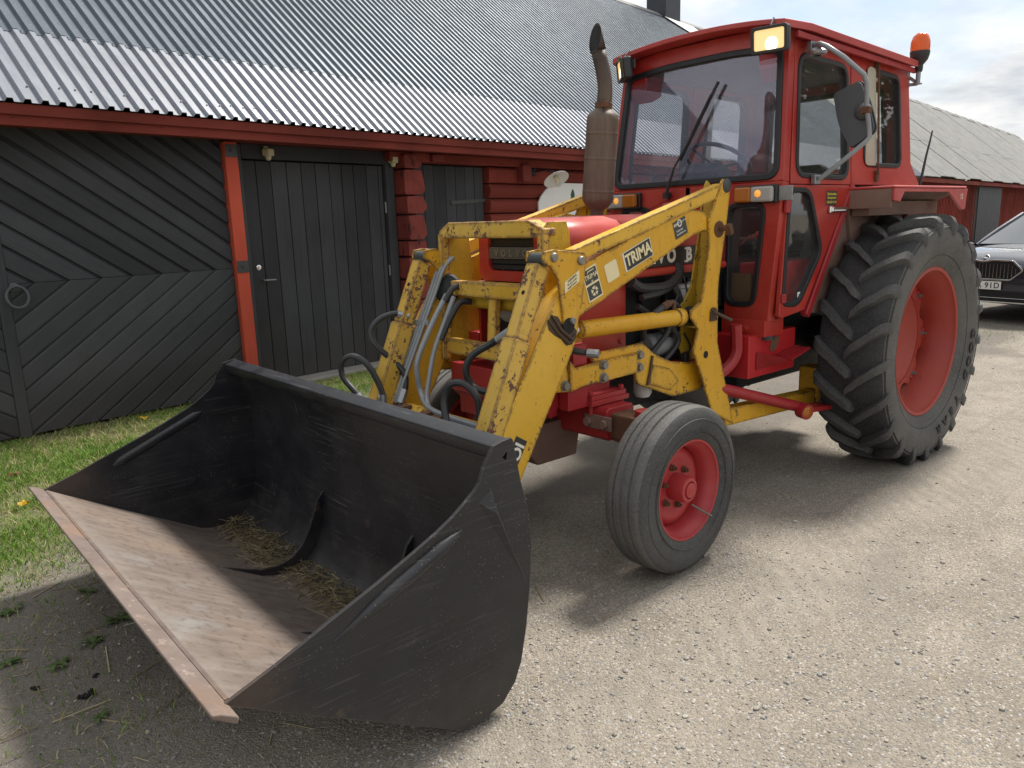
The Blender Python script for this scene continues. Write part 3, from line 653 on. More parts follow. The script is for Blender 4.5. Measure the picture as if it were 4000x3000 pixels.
for z in (2.26, 1.215, .2):
    ip = obj('iron_plate', bbox(MB(), -1.575+.003, -1.455-.003, -4.600, -4.592, z-.055, z+.055), M['decal_grey'], post, .002)
    obj('bolt_head', MB().hexbolt(bp(-1.512, -4.592, z), BN, .014, .008), M['decal_grey'], post)
# --- plank door
dr = obj('plank_door', bbox(MB(), -1.312, .412, -4.93, -4.845, .03, 2.205), M['blackwood'], barn, label='black vertical plank door between the red post and the log corner')
us = [-1.31]
while us[-1] < .40: us.append(us[-1]+rnd.choice([.155, .165, .17, .175]))
us[-1] = .41
for a_, b_ in zip(us[:-1], us[1:]):
    d = rnd.uniform(0, .005); bbx = bbox(MB(), a_+.004, b_-.004, -4.844, -4.818+d, .035, 2.20)
    obj('plank', bbx, M['blackwood'], dr, .004)
obj('door_handle', MB().tube([bp(-1.20, -4.815, 1.06), bp(-1.20, -4.765, 1.06), bp(-1.19, -4.755, 1.06), bp(-1.08, -4.755, 1.058)], .009, 8), M['steel'], dr)
obj('lock_cylinder', MB().lathe([(0, .022), (.014, .022), (.016, .014), (.026, .010), (.028, 0)], bp(-1.225, -4.818, 1.185), BN, 16), M['chrome'], dr)
for z in (1.75, 1.05, .35): obj('hinge', MB().cyl(bp(.418, -4.80, z-.06), bp(.418, -4.80, z+.06), .010, 8), M['steel'], dr)
for f0, f1 in ((-1.448, -1.318), (.425, .545)): obj('door_jamb', bbox(MB(), f0, f1, -4.93, -4.775, 0, 2.345), M['blackwood'], barn, .005)
obj('lintel', bbox(MB(), -1.317, .424, -4.93, -4.77, 2.215, 2.352), M['blackwood'], barn, .005)
obj('stone_sill', bbox(MB(), -1.45, .55, -4.95, -4.60, -.05, .03), M['slab'], barn, .02)
# --- log corner: squared log ends
zl = [2.33, 2.165, 1.875, 1.665, 1.375, 1.19, .93, .70, .45, .22, .02]
for i in range(len(zl)-1):
    h0, h1 = zl[i+1]+.008, zl[i]-.008; ju = [rnd.uniform(-.02, .02) for _ in range(4)]; c_ = rnd.uniform(.03, .07); u0, u1 = .565+ju[0]*.3, .852+ju[1]
    poly = [(u0, h0+c_*.4), (u0+.02, h0), (u1-c_, h0), (u1, h0+c_*.8), (u1-rnd.uniform(0, .02), h1-c_*1.3), (u1-c_*.9, h1), (u0+c_*.4, h1), (u0, h1-c_*.3)]
    obj('log_end', bprism(MB(), poly, -5.0, -4.60+ju[2]*1.2), M['logend'], barn, .006)
# --- hatch door
hd = obj('board_door', bbox(MB(), .90, 2.055, -4.93, -4.86, .06, 2.235), M['blackwood'], barn, label='narrow black board door with iron strap hinge beside the log corner')
us = [.885, 1.04, 1.20, 1.40, 1.57, 1.735, 1.90, 2.06]
for a_, b_ in zip(us[:-1], us[1:]): obj('plank', bbox(MB(), a_+.003, b_-.003, -4.859, -4.835+rnd.uniform(0, .006), .055, 2.238+rnd.uniform(-.01, .01)), M['blackwood'], hd, .004)
sh = MB(); sh.bar(bp(1.47, -4.822, 1.80), bp(2.11, -4.822, 1.83), .045, .008, BN); sh.cyl(bp(2.11, -4.82, 1.78), bp(2.11, -4.82, 1.89), .02, 8)
obj('strap_hinge', sh, M['decal_grey'], hd)
sh = MB(); sh.bar(bp(1.47, -4.822, .62), bp(2.11, -4.822, .64), .045, .008, BN); sh.cyl(bp(2.11, -4.82, .59), bp(2.11, -4.82, .70), .02, 8)
obj('strap_hinge', sh, M['decal_grey'], hd)
# --- horizontal logs
zs = [2.245, 2.035, 1.845, 1.66, 1.46, 1.25, 1.04, .82, .60, .37, .14]
for i in range(len(zs)-1):
    h0, h1 = zs[i+1]+.006, zs[i]-.006; c_ = .03
    for ua, ub in ((2.085, 6.2+rnd.uniform(-.2, .2)), (6.45, UR-.2)):
        poly = [(-4.93, h0), (-4.77, h0), (-4.735+rnd.uniform(-.01, .01), h0+c_), (-4.73+rnd.uniform(-.012, .012), (h0+h1)/2), (-4.735+rnd.uniform(-.01, .01), h1-c_), (-4.77, h1), (-4.93, h1)]; k = len(poly)
        mb = MB(); mb.add([bp(ua, n, z) for n, z in poly] + [bp(ub, n, z) for n, z in poly], [tuple(range(k)), tuple(range(2*k-1, k-1, -1))] + [(q, (q+1) % k, k+(q+1) % k, k+q) for q in range(k)])
        obj('log', mb, M['redwood'], barn, .01)
obj('log_end', bbox(MB(), 2.62, 2.80, -4.9, -4.62, 2.06, 2.28), M['logend'], barn, .02)
obj('log_end', bbox(MB(), 1.02, 1.20, -4.9, -4.63, 2.255, 2.345), M['logend'], barn, .02)
obj('foundation', bbox(MB(), .55, UR, -4.95, -4.72, 0, .13), M['slab'], barn, .02)
ch = obj('chimney', bbox(MB(), 14.35, 15.15, RN-.35, RN+.25, RZ-.6, RZ+1.9), M['chimney'], barn, .01)
obj('chimney_flashing', bbox(MB(), 15.152, 15.17, RN-.33, RN+.23, RZ-.5, RZ+1.9), M['zinc'], ch)
cf = MB(); q = [bp(14.3, RN+.255, RZ-.15), bp(15.9, RN+.255, RZ-.17), bp(15.9, RN+.7, RZ-.54), bp(14.9, RN+.7, RZ-.54)]; q = [p+Vector((0, 0, .04)) for p in q]
obj('chimney_flashing', cf.add(q+[p-Vector((0, 0, .01)) for p in q], [(0,1,2,3),(7,6,5,4),(0,4,5,1),(1,5,6,2),(2,6,7,3),(3,7,4,0)]), M['zinc'], ch)
# --- things hung on the wall
lt = thing('wall_lamp', 'white enamel wall lamp with bare glass bulb on the red log wall', 'lamp', tuple(bp(2.96, -4.73, 2.18)))
obj('wall_mount', MB().lathe([(0, .03), (.03, .03), (.055, .012), (.06, 0)], bp(2.96, -4.735, 2.20), BN, 18), M['blackplastic'], lt)
obj('lamp_arm', MB().tube([bp(2.96, -4.71, 2.20), bp(2.97, -4.62, 2.205), bp(2.99, -4.54, 2.215), bp(3.02, -4.47, 2.19), bp(3.04, -4.44, 2.15)], .011, 8), M['blackplastic'], lt)
la = Vector(bp(3.04, -4.44, 2.15)); lax = (BU*-.22 + BN*.66 - Vector((0, 0, 1))).normalized()
obj('lamp_shade', MB().lathe([(.02, -.02), (.03, .02), (.06, .038), (.168, .078), (.174, .086), (.168, .086), (.055, .048), (.026, .03)], la, lax, 28), M['white'], lt)
obj('glass_globe', MB().lathe([(.024, .03), (.036, .06), (.046, .11), (.045, .15), (.032, .19), (.012, .205), (0, .207)], la, lax, 18), M['bulb'], lt)
obj('light_bulb', MB().lathe([(.012, .03), (.014, .07), (.024, .10), (.022, .125), (0, .14)], la, lax, 12), M['decal_cream'], lt)
def sensor(u, z, n, lab, rot):
    t_ = thing('motion_sensor', lab, 'sensor', tuple(bp(u, n, z)), 'cream motion sensors above the plank door')
    b_ = MB(); M_ = Matrix.Translation(bp(u, n+.05, z)) @ Matrix.Rotation(BA+rot, 4, 'Z'); b_.obox(M_, .085, .085, .07); obj('housing', b_, M['cream'], t_, .012)
    l_ = MB(); l_.lathe([(.03, 0), (.03, .02), (.018, .04), (0, .043)], bp(u, n+.045, z-.034), (0, 0, -1), 14); obj('sensor_lens', l_, M['cream'], t_)
    obj('bracket', bbox(MB(), u-.02, u+.02, n, n+.02, z-.02, z+.06), M['cream'], t_)
sensor(-1.06, 2.275, -4.77, 'cream motion sensor over the plank door beside the red post', .3)
sensor(.50, 2.262, -4.77, 'square cream motion sensor on the frame beside the log corner', 0)
sg = thing('sign_board', 'white arched sign board with green emblem on the red log wall', 'sign', tuple(bp(3.79, -4.70, 1.2)))
arc = [(3.02, 1.05), (4.56, 1.05), (4.56, 1.80), (4.50, 1.88), (4.42, 1.95), (4.32, 2.01), (4.20, 2.045), (4.05, 2.06), (3.53, 2.06), (3.38, 2.045), (3.26, 2.01), (3.16, 1.95), (3.08, 1.88), (3.02, 1.80)]
obj('board', bprism(MB(), arc, -4.725, -4.70), M['white'], sg, .003)
em = [(3.79, 2.0), (3.76, 1.96), (3.745, 1.92), (3.757, 1.88), (3.735, 1.87), (3.725, 1.845), (3.74, 1.82), (3.84, 1.82), (3.855, 1.845), (3.845, 1.87), (3.823, 1.88), (3.835, 1.92), (3.82, 1.96)]
obj('emblem', bprism(MB(), [(a, b-.02) for a, b in em], -4.699, -4.694), M['green'], sg)
obj('emblem', bprism(MB(), [(3.45, 1.70), (4.13, 1.70), (4.13, 1.735), (3.95, 1.76), (3.63, 1.76), (3.45, 1.735)], -4.699, -4.694), M['green'], sg)
# ------------------------------------------------------------------ older barn further along the row
ob_ = thing('board_barn', 'older red board barn with pale grey corrugated roof at the right', 'barn', tuple(bp(45, -5, 0)))
V0, V1 = 20.9, 71.5
wv = MB(); bbox(wv, V0, 31.0, -5.0, -4.78, 0, 2.44); bbox(wv, 36.2, V1, -5.0, -4.78, 0, 2.44); bbox(wv, 31.0, 36.2, -5.0, -4.9, 0, 2.44)
obj('wall', wv, M['redwood_v'], ob_)
bt = MB(); u = V0+.1
while u < V1-.1:
    if not 30.9 < u < 36.3: bbox(bt, u-.03, u+.03, -4.779, -4.75+rnd.uniform(-.006, .006), .1, 2.40)
    u += .21
tag(obj('cover_boards', bt, M['redwood_v'], ob_), None, None, kind='stuff')
dd = MB(); uu = 31.05
sdm = corr(0, 1, 0, 0, 0, 0, 1, [(0, 0)]) if False else None
obj('door_gap', bbox(MB(), 30.35, 31.35, -4.776, -4.765, .1, 2.36), M['darkgap'], ob_)
for i in range(5):
    pm = MB(); a0 = 31.36+i*.97
    for j in range(8): bbox(pm, a0+j*.12, a0+j*.12+.07, -4.76, -4.74, .1, 2.34)
    bbox(pm, a0, a0+.965, -4.775, -4.755, .1, 2.36); obj('door_sheet', pm, M['chimney'], ob_, smooth=0)
obj('fascia_board', bbox(MB(), V0, V1, -4.40, -4.36, 2.36, 2.49), M['redwood'], ob_)
wav = [(0, 0), (.03, .006), (.06, .022), (.089, .030), (.118, .022), (.148, .006)]
SW = 12*.1775
ncol = int((V1-V0)/SW)
for i in range(ncol):
    for j in range(3):
        f0, f1 = j/3, (j+1)/3+.02
        n0 = EN+(RN-EN)*f0; n1 = EN+(RN-EN)*min(1, f1); u0 = V0+i*SW
        lift = .012*(j % 2) + .035*(i % 2) + rnd.uniform(0, .02)
        o = obj('roof_sheet', corr(u0, 12, n0, EZ+.02+(EN-n0)*TAN+lift, n1, EZ+.02+(EN-n1)*TAN+lift, .1775, wav), M['oldroof'], ob_, smooth=60)
bk = MB(); k0 = [bp(V0, RN, RZ), bp(V1, RN, RZ), bp(V1, RN-5.2, RZ-5.2*TAN), bp(V0, RN-5.2, RZ-5.2*TAN)]
obj('back_roof', bk.add(k0 + [p - Vector((0, 0, .03)) for p in k0], [(0,1,2,3),(7,6,5,4),(0,4,5,1),(1,5,6,2),(2,6,7,3),(3,7,4,0)]), M['oldroof'], ob_, smooth=0)
for i in range(ncol):
    mb = MB(); u0 = V0+i*SW
    for s_ in (1, -1):
        q = [bp(u0, RN, RZ+.12), bp(u0+SW+.08, RN, RZ+.10), bp(u0+SW+.08, RN+s_*.25, RZ+.09-.25*TAN), bp(u0, RN+s_*.25, RZ+.11-.25*TAN)]
        mb.add(q + [p-Vector((0, 0, .01)) for p in q], [(0,1,2,3),(7,6,5,4),(0,4,5,1),(1,5,6,2),(2,6,7,3),(3,7,4,0)])
    obj('ridge_cap', mb, M['oldroof'], ob_, smooth=0)
gab = MB(); pl = [(-4.95, 0), (-14.5, 0), (-14.5, 2.7), (-9.62, 6.80), (-4.95, 2.6)]; k = len(pl)
for uu in (V0, V1-.3):
    gab = MB(); gab.add([bp(uu, n, z) for n, z in pl] + [bp(uu+.15, n, z) for n, z in pl], [tuple(range(k)), tuple(range(2*k-1, k-1, -1))] + [(i, (i+1) % k, k+(i+1) % k, k+i) for i in range(k)])
    obj('gable', gab, M['redwood_v'], ob_)

# ------------------------------------------------------------------ tractor
# frame: x forward, y to the tractor's left, z up; rear axle at x = 0
TR = thing('tractor', 'old red farm tractor with square red cab parked on the gravel yard', 'tractor', (1.2, 0, 0))
X_, Y_, Z_ = Vector((1,0,0)), Vector((0,1,0)), Vector((0,0,1))
# --- wheels
def arc_pts(c, r, a0, a1, n): return [(c[0]+r*math.cos(a0+(a1-a0)*i/n), c[1]+r*math.sin(a0+(a1-a0)*i/n)) for i in range(n+1)]
def rear_wheel(s):
    yc = .785; RR = .735; w = .205
    C = Vector((0, 0, .745))
    # carcass profile (r, y) on the +y side
    prof = [(.448, .135), (.460, .150), (.492, .166), (.56, .196), (.62, .206), (.67, .203), (.705, .190), (.722, .165), (.728, .10), (.730, 0)]
    full = [(r, y) for r, y in prof] + [(r, -y) for r, y in reversed(prof[:-1])]
    T = MB(); k5 = 6; T.lathe([(r, (yc+y)*s) for r, y in full[k5:len(full)-k5]], C, Y_, 88)
    SW_ = [MB().lathe([(r, (yc+y)*s) for r, y in part], C, Y_, 88) for part in (full[:k5+1], full[len(full)-k5-1:])]
    LG = MB()
    NL = 21
    def place(r, y, th): return Vector((math.cos(th)*r, s*(yc+y), C.z+math.sin(th)*r))
    for side in (1, -1):
        for i in range(NL):
            th0 = 2*math.pi*(i+(.5 if side < 0 else 0))/NL
            rows = []
            # along the lug from the tread centre to the shoulder and a little down the sidewall
            kw = rnd.uniform(.74, .92); kr = rnd.uniform(-.005, .002); st = [(y_, d_+rnd.uniform(-.006, .006), ro_+(kr if ro_ > .75 else 0)+rnd.uniform(-.0015, .0015), ri_, hw_*kw*rnd.uniform(.94, 1.06)) for y_, d_, ro_, ri_, hw_ in [(-.016, .0, .756, .722, .017), (-.006, .012, .767, .722, .023), (.02, .045, .771, .724, .026), (.045, .075, .773, .724, .027), (.07, .105, .773, .724, .027), (.095, .132, .773, .723, .028), (.12, .158, .772, .722, .028), (.16, .200, .769, .716, .030), (.180, .220, .764, .708, .032), (.196, .233, .754, .700, .033), (.211, .245, .722, .672, .031), (.212, .250, .680, .650, .022)]]
            for yy, dth, ro, ri, hw in st:
                th = th0+dth; q = hw/.75
                rows.append([place(ro, side*yy, th-q), place(ro, side*yy, th+q), place(ri, side*(yy-.006), th+q*1.35), place(ri, side*(yy-.006), th-q*1.35)])
            o = len(LG.v); LG.v += [tuple(p) for r_ in rows for p in r_]; m = len(rows)
            for k in range(m-1):
                a = o+4*k; b = a+4
                for e in (0, 1, 3): LG.f.append((a+e, a+(e+1) % 4, b+(e+1) % 4, b+e))
            LG.f.append((o, o+3, o+2, o+1)); e0 = o+4*(m-1); LG.f.append((e0, e0+1, e0+2, e0+3))
    wheel = obj('rear_wheel', T, M['tyre'], TR, smooth=40, bevel=0, label='big lugged rear tyre with orange red rim')
    obj('tread_lugs', LG, M['lug'], wheel, smooth=40)
    for k_ in SW_: obj('sidewall', k_, M['sidewall'], wheel, smooth=60)
    # lettering on the sidewall, letters round the rim
    seq = [('G', 8), ('O', -1), ('O', -10), ('D', -19), ('Y', -37), ('E', -47), ('A', -57), ('R', -67)]
    for ch, deg in seq:
        me = TX['ty'+ch]; th = R(deg-9)
        # outward facing side; text runs clockwise seen from outside, feet towards the hub
        rad = Vector((-math.cos(th), 0, math.sin(th))); tan = Vector((-math.sin(th), 0, -math.cos(th)))
        L = MB(); o = 0; ctr = C + Vector((0, s*(yc+.206), 0)) + rad*.592
        for v in me.vertices: L.v.append(tuple(ctr + tan*(v.co.x*.088) + rad*(v.co.y*.076) + Vector((0, s*(v.co.z*.09-.002), 0))))
        L.f += [tuple(o+i for i in f.vertices) for f in me.polygons]
        obj('sidewall_letter', L, M['tyre_letter'], wheel)
    rg = MB(); rg.lathe([(.690, s*(yc+.198)), (.694, s*(yc+.203)), (.698, s*(yc+.196))], C, Y_, 88); obj('sidewall_ring', rg, M['tyre_letter'], wheel); rg = MB(); rg.lathe([(.528, s*(yc+.180)), (.532, s*(yc+.186)), (.536, s*(yc+.184))], C, Y_, 88)
    obj('sidewall_ring', rg, M['tyre_letter'], wheel)
    # rim
    rim = MB(); rp = [(.475, yc+.150), (.468, yc+.156), (.452, yc+.150), (.446, yc+.125), (.430, yc+.105), (.418, yc+.06), (.402, yc+.03), (.395, yc-.08), (.42, yc-.12), (.462, yc-.14), (.47, yc-.15), (.455, yc-.16), (.41, yc-.13), (.385, yc-.085)]
    rim.lathe([(r*.972, s*y) for r, y in rp], C, Y_, 72)
    obj('rim', rim, M['red_rim'], wheel, smooth=50)
    # dish: disc well inside the barrel with scallops between its eight ears
    out_ = []
    NE = 8
    for i in range(96):
        a = 2*math.pi*i/96; q = math.cos(NE*a); r = .385 if q > -.25 else .385-.050*min(1, (-.25-q)/.55); out_.append((r*math.cos(a), r*math.sin(a)))
    D = MB(); hub = [(.10*math.cos(2*math.pi*i/32), .10*math.sin(2*math.pi*i/32)) for i in range(32)]
    yd = s*(yc-.03)
    D.plate(out_, [[(.30*x/.10, .30*y/.10) for x, y in hub]], C+Vector((0, yd, 0)), X_, Z_, (0, -s*.012, 0))
    D.lathe([(.305, yd), (.285, yd+s*.0), (.235, yd-s*.055), (.15, yd-s*.075), (.10, yd-s*.075), (.10, yd-s*.02), (.075, yd), (0, yd+s*.004)], C, Y_, 48)
    obj('wheel_disc', D, M['red_rim'], wheel, smooth=40)
    for i in range(NE):
        a = 2*math.pi*i/NE; p = C+Vector((.362*math.cos(a), yd, .362*math.sin(a))); Bm = MB(); Bm.hexbolt(p, (0, s, 0), .013, .014); Bm.cyl(p, p+Vector((0, s*.03, 0)), .007, 8); obj('wheel_bolt', Bm, M['bolt'], wheel)
    for i in range(8):
        a = 2*math.pi*(i+.5)/8; p = C+Vector((.13*math.cos(a), yd-s*.075, .13*math.sin(a))); obj('wheel_bolt', MB().hexbolt(p, (0, s, 0), .014, .02), M['bolt'], wheel)
    for i in range(NE):
        a = 2*math.pi*i/NE; Mx = Matrix.Translation(C+Vector((.383*math.cos(a), s*(yc-.045), .383*math.sin(a)))) @ Matrix.Rotation(-a, 4, 'Y'); obj('rim_lug', MB().obox(Mx, .05, .05, .075), M['red_dirty'], wheel, .008)
    return wheel
rear_wheel(1); rear_wheel(-1)
def front_wheel(s, steer=R(2)):
    C = Vector((2.335, .795 if s > 0 else -.72, .378)); hw = .10
    prof = [(.222, .075), (.228, .088), (.245, .095), (.285, .102), (.325, .101), (.350, .094), (.364, .086), (.372, .074), (.374, .062), (.374, .046), (.367, .043), (.367, .037), (.376, .034), (.376, .010), (.369, .007), (.369, 0)]
    full = prof + [(r, -y) for r, y in reversed(prof[:-1])]
    T = MB(); T.lathe([(r, s*y) for r, y in full], (0, 0, 0), Y_, 72); TD = MB(); kf = 6; TD.lathe([(r+.0008, s*y) for r, y in full[kf:len(full)-kf]], (0, 0, 0), Y_, 72)
    Rz = Matrix.Rotation(steer, 4, 'Z')
    def fin(mb): mb.v = [tuple(Rz @ Vector(p) + C) for p in mb.v]; return mb
    wheel = obj('front_wheel', fin(T), M['tyre_front'], TR, smooth=30, label='worn ribbed front tyre with red rim')
    obj('tread', fin(TD), M['tread_front'], wheel, smooth=30)
    for rr in (.262, .318): lr = MB(); lr.lathe([(rr-.003, s*.097), (rr, s*.1045), (rr+.003, s*.099)], (0, 0, 0), Y_, 72); obj('sidewall_ring', fin(lr), M['tyre_front'], wheel)
    rim = MB(); rim.lathe([(r, s*y) for r, y in [(.228, .078), (.226, .088), (.218, .086), (.212, .070), (.200, .060), (.190, .040), (.182, .02), (.182, -.06), (.205, -.07), (.225, -.085)]], (0, 0, 0), Y_, 56)
    obj('rim', fin(rim), M['red_front_rim'], wheel, smooth=50)
    D = MB(); D.lathe([(r, s*y) for r, y in [(.182, -.012), (.176, .0), (.150, .012), (.135, .012), (.120, .002), (.085, .002), (.06, .004)]], (0, 0, 0), Y_, 48)
    obj('wheel_disc', fin(D), M['red_front_rim'], wheel, smooth=40)
    H = MB(); H.lathe([(r, s*y) for r, y in [(.062, -.01), (.062, .01), (.058, .075), (.054, .085), (.040, .088), (.040, .078), (.036, .078)]], (0, 0, 0), Y_, 32)
    obj('hub', fin(H), M['red_front_rim'], wheel, smooth=35)
    H = MB(); H.lathe([(r, s*y) for r, y in [(.036, .075), (.034, .092), (.02, .097), (0, .098)]], (0, 0, 0), Y_, 24); obj('hub_cap', fin(H), M['red_front_rim'], wheel)
    for i in range(6): 
        a = 2*math.pi*(i+.3)/6; p = Vector((.092*math.cos(a), s*.003, .092*math.sin(a))); Bm = MB(); Bm.hexbolt(p, (0, s, 0), .012, .016); Bm.cyl(p, p+Vector((0, s*.03, 0)), .006, 8); obj('wheel_bolt', fin(Bm), M['rust'], wheel)
    vs_ = MB(); vs_.tube([(-.10, s*.03, -.11), (-.115, s*.07, -.13), (-.14, s*.11, -.155)], [.006, .005, .005], 8); obj('valve_stem', fin(vs_), M['badge'], wheel)
    return wheel
front_wheel(1); front_wheel(-1)

# --- front axle, pedestal, chassis
ax = MB(); ax.prism([(2.27, .545), (2.43, .545), (2.445, .56), (2.445, .685), (2.43, .70), (2.27, .70), (2.255, .685), (2.255, .56)], 'y', -.50, .50)
axle = obj('front_axle', ax, M['red_dirty'], TR, .006)
for s in (1, -1):
    a2 = MB(); a2.prism([(2.285, .555), (2.42, .555), (2.42, .675), (2.285, .675)], 'y', s*.45, s*.66); obj('axle_extension', a2, M['rust'], axle, .01)
    kp = MB(); kp.cyl((2.345, s*.64, .42), (2.345, s*.64, .70), .045, 16); kp.cyl((2.345, s*.62, .378), (2.345, s*.76, .378), .04, 14); obj('king_pin', kp, M['red_dirty'], axle)
    pl = MB(); pl.box((2.4455, s*.37, .60), (2.458, s*.53, .665)); pl.hexbolt((2.458, s*.40, .632), X_, .022, .018); pl.hexbolt((2.458, s*.50, .632), X_, .022, .018); obj('clamp_plate', pl, M['fender_brown'], axle, .004)
    sa = MB(); sa.tube([(2.345, s*.64, .50), (2.20, s*.50, .47), (2.12, s*.2, .46)], .02, 10); obj('steering_arm', sa, M['red_dirty'], axle)
for s in (1, -1):
    pd = MB(); pd.box((2.22, s*.22, .705), (2.48, s*.44, .728)); pd.box((2.23, s*.24, .7285), (2.47, s*.43, .75)); pd.box((2.27, s*.25, .7505), (2.43, s*.36, .795)); pd.prism([(2.30, .79), (2.40, .79), (2.40, .93), (2.30, .93)], 'y', s*.26, s*.34)
    for xx, yy in ((2.245, .41), (2.455, .41), (2.455, .25)): pd.hexbolt((xx, s*yy, .752), Z_, .014, .016); pd.cyl((xx, s*yy, .66), (xx, s*yy, .705), .012, 8)
    obj('axle_pedestal', pd, M['red_dirty'], TR, .005)
bm_ = MB(); bm_.prism([(2.64, .66), (2.70, .72), (2.70, .86), (2.20, .86), (2.20, .78), (2.56, .74)], 'y', -.34, .34); bm_.box((2.56, -.30, .60), (2.68, -.12, .80)); bm_.box((2.56, .12, .655), (2.68, .30, .80)); bm_.box((2.47, .345, .70), (2.60, .41, .86))
obj('front_weight_bracket', bm_, M['red_dirty'], TR, .008)
dw = MB(); dw.prism([(2.34, .40), (2.60, .40), (2.66, .47), (2.62, .60), (2.30, .60)], 'y', -.26, .20); obj('draw_plate', dw, M['fender_brown'], TR, .008)
ch = MB(); ch.box((.9, -.17, .55), (2.30, .17, .95)); ch.box((-.25, -.22, .50), (.95, .22, 1.0)); ch.cyl((0, -.62, .745), (0, .62, .745), .12, 20); ch.box((-.5, -.15, .6), (-.2, .15, 1.1)); obj('transmission', ch, M['engine'], TR, .02)
eg = MB(); eg.box((1.28, -.21, .80), (2.12, .21, 1.26)); 
for i in range(4): eg.box((1.36+i*.19, .21, 1.02), (1.50+i*.19, .245, 1.22))
eg.cyl((1.62, .24, .86), (1.86, .24, .86), .075, 16); eg.cyl((1.30, .22, 1.06), (1.50, .22, 1.06), .05, 12)
obj('engine_block', eg, M['engine'], TR, .012)
obj('starter_motor', MB().lathe([(0, 0), (.05, 0), (.062, .02), (.062, .17), (.045, .19), (0, .19)], (1.72, .29, .90), X_, 18), M['pipe'], TR)
obj('fuel_filter', MB().lathe([(0, 0), (.03, .0), (.045, .012), (.045, .035), (.04, .04), (.04, .13), (.05, .135), (.05, .15), (0, .15)], (1.60, .30, 1.045), Z_, 18), M['white'], TR)
obj('oil_filter', MB().lathe([(0, 0), (.035, .0), (.047, .02), (.047, .12), (0, .12)], (1.95, .30, .645), Z_, 18), M['white'], TR)
obj('filter_canister', MB().lathe([(0, 0), (.03, .0), (.042, .012), (.042, .12), (.05, .125), (.05, .15), (0, .15)], (1.50, .30, 1.05), Z_, 18), M['white'], TR)
def hoses(name, lst, parent, mat='hose'):
    for path, r in lst:
        # smooth the path
        P_ = [Vector(p) for p in path]; o_ = []
        for i in range(len(P_)-1):
            p0 = P_[max(i-1, 0)]; p1 = P_[i]; p2 = P_[i+1]; p3 = P_[min(i+2, len(P_)-1)]
            for k in range(6):
                t_ = k/6; o_.append(.5*((2*p1)+(p2-p0)*t_+(2*p0-5*p1+4*p2-p3)*t_*t_+(3*p1-p0-3*p2+p3)*t_**3))
        o_.append(P_[-1]); obj(name, MB().tube(o_, r, 9), M[mat], parent)
hoses('engine_hose', [([(2.05,.31,1.24),(1.98,.32,1.205),(1.80,.32,1.20),(1.68,.31,1.24),(1.64,.28,1.30)],.026), ([(2.0,.33,1.16),(1.84,.33,1.175),(1.68,.30,1.22),(1.62,.26,1.30)],.018),
    ([(2.03,.33,1.12),(1.93,.34,1.06),(1.83,.33,.98),(1.70,.32,.90)],.017), ([(1.74,.33,1.20),(1.70,.34,1.12),(1.66,.33,1.0),(1.70,.31,.88)],.02), ([(1.90,.36,1.08),(1.84,.38,1.0),(1.92,.36,.90),(2.0,.33,.84)],.014),
    ([(1.83,.37,1.02),(1.76,.38,.92),(1.84,.35,.82)],.014), ([(1.60,.35,1.02),(1.56,.37,.94),(1.54,.36,.85)],.011), ([(1.78,.36,1.13),(1.74,.38,1.07),(1.70,.37,1.0)],.012)], TR)
hoses('cable', [([(1.98,.34,1.08),(1.86,.36,1.085),(1.76,.36,1.13),(1.72,.34,1.18)],.005), ([(1.66,.33,1.25),(1.64,.35,1.12),(1.67,.36,1.02)],.005), ([(1.70,.37,.95),(1.66,.38,.88),(1.67,.37,.83)],.006)], TR)
obj('cable_plug', MB().box((1.665, .35, .80), (1.705, .385, .85)), M['blackplastic'], TR, .006)
# --- hood
def hood_section(x, zt, hw, zb, crown=.012):
    return [(-hw, zb), (-hw, zt-.085), (-hw+.012, zt-.045), (-hw+.045, zt-.014), (-hw*.5, zt+crown*.6), (0, zt+crown), (hw*.5, zt+crown*.6), (hw-.045, zt-.014), (hw-.012, zt-.045), (hw, zt-.085), (hw, zb)]
hd_ = MB(); secs = []
for x, zt, hw, zb in ((2.565, 1.50, .228, 1.27), (2.555, 1.525, .238, 1.265), (2.52, 1.545, .248, 1.262), (2.40, 1.552, .258, 1.262), (2.06, 1.556, .268, 1.262)):
    secs.append([(x, y, z) for y, z in hood_section(x, zt, hw, zb)])
n_ = len(secs[0])
for sct in secs: hd_.v += sct
for i in range(len(secs)-1):
    for k in range(n_-1): hd_.f.append((i*n_+k, i*n_+k+1, (i+1)*n_+k+1, (i+1)*n_+k))
hood = obj('bonnet', hd_, M['red_hood'], TR, smooth=40, label='faded red bonnet with black grille')
sd_ = hood.modifiers.new('thick', 'SOLIDIFY'); sd_.thickness = .006; sd_.offset = -1
h2 = MB(); secs = [[(x, y, z) for y, z in hood_section(x, zt, hw, zb)] for x, zt, hw, zb in ((2.052, 1.556, .268, 1.30), (1.6, 1.558, .272, 1.30), (1.20, 1.560, .275, 1.30))]
for sct in secs: h2.v += sct
for i in range(2):
    for k in range(n_-1): h2.f.append((i*n_+k, i*n_+k+1, (i+1)*n_+k+1, (i+1)*n_+k))
hr = obj('rear_bonnet', h2, M['red_hood'], TR, smooth=40); sd_ = hr.modifiers.new('thick', 'SOLIDIFY'); sd_.thickness = .006; sd_.offset = -1
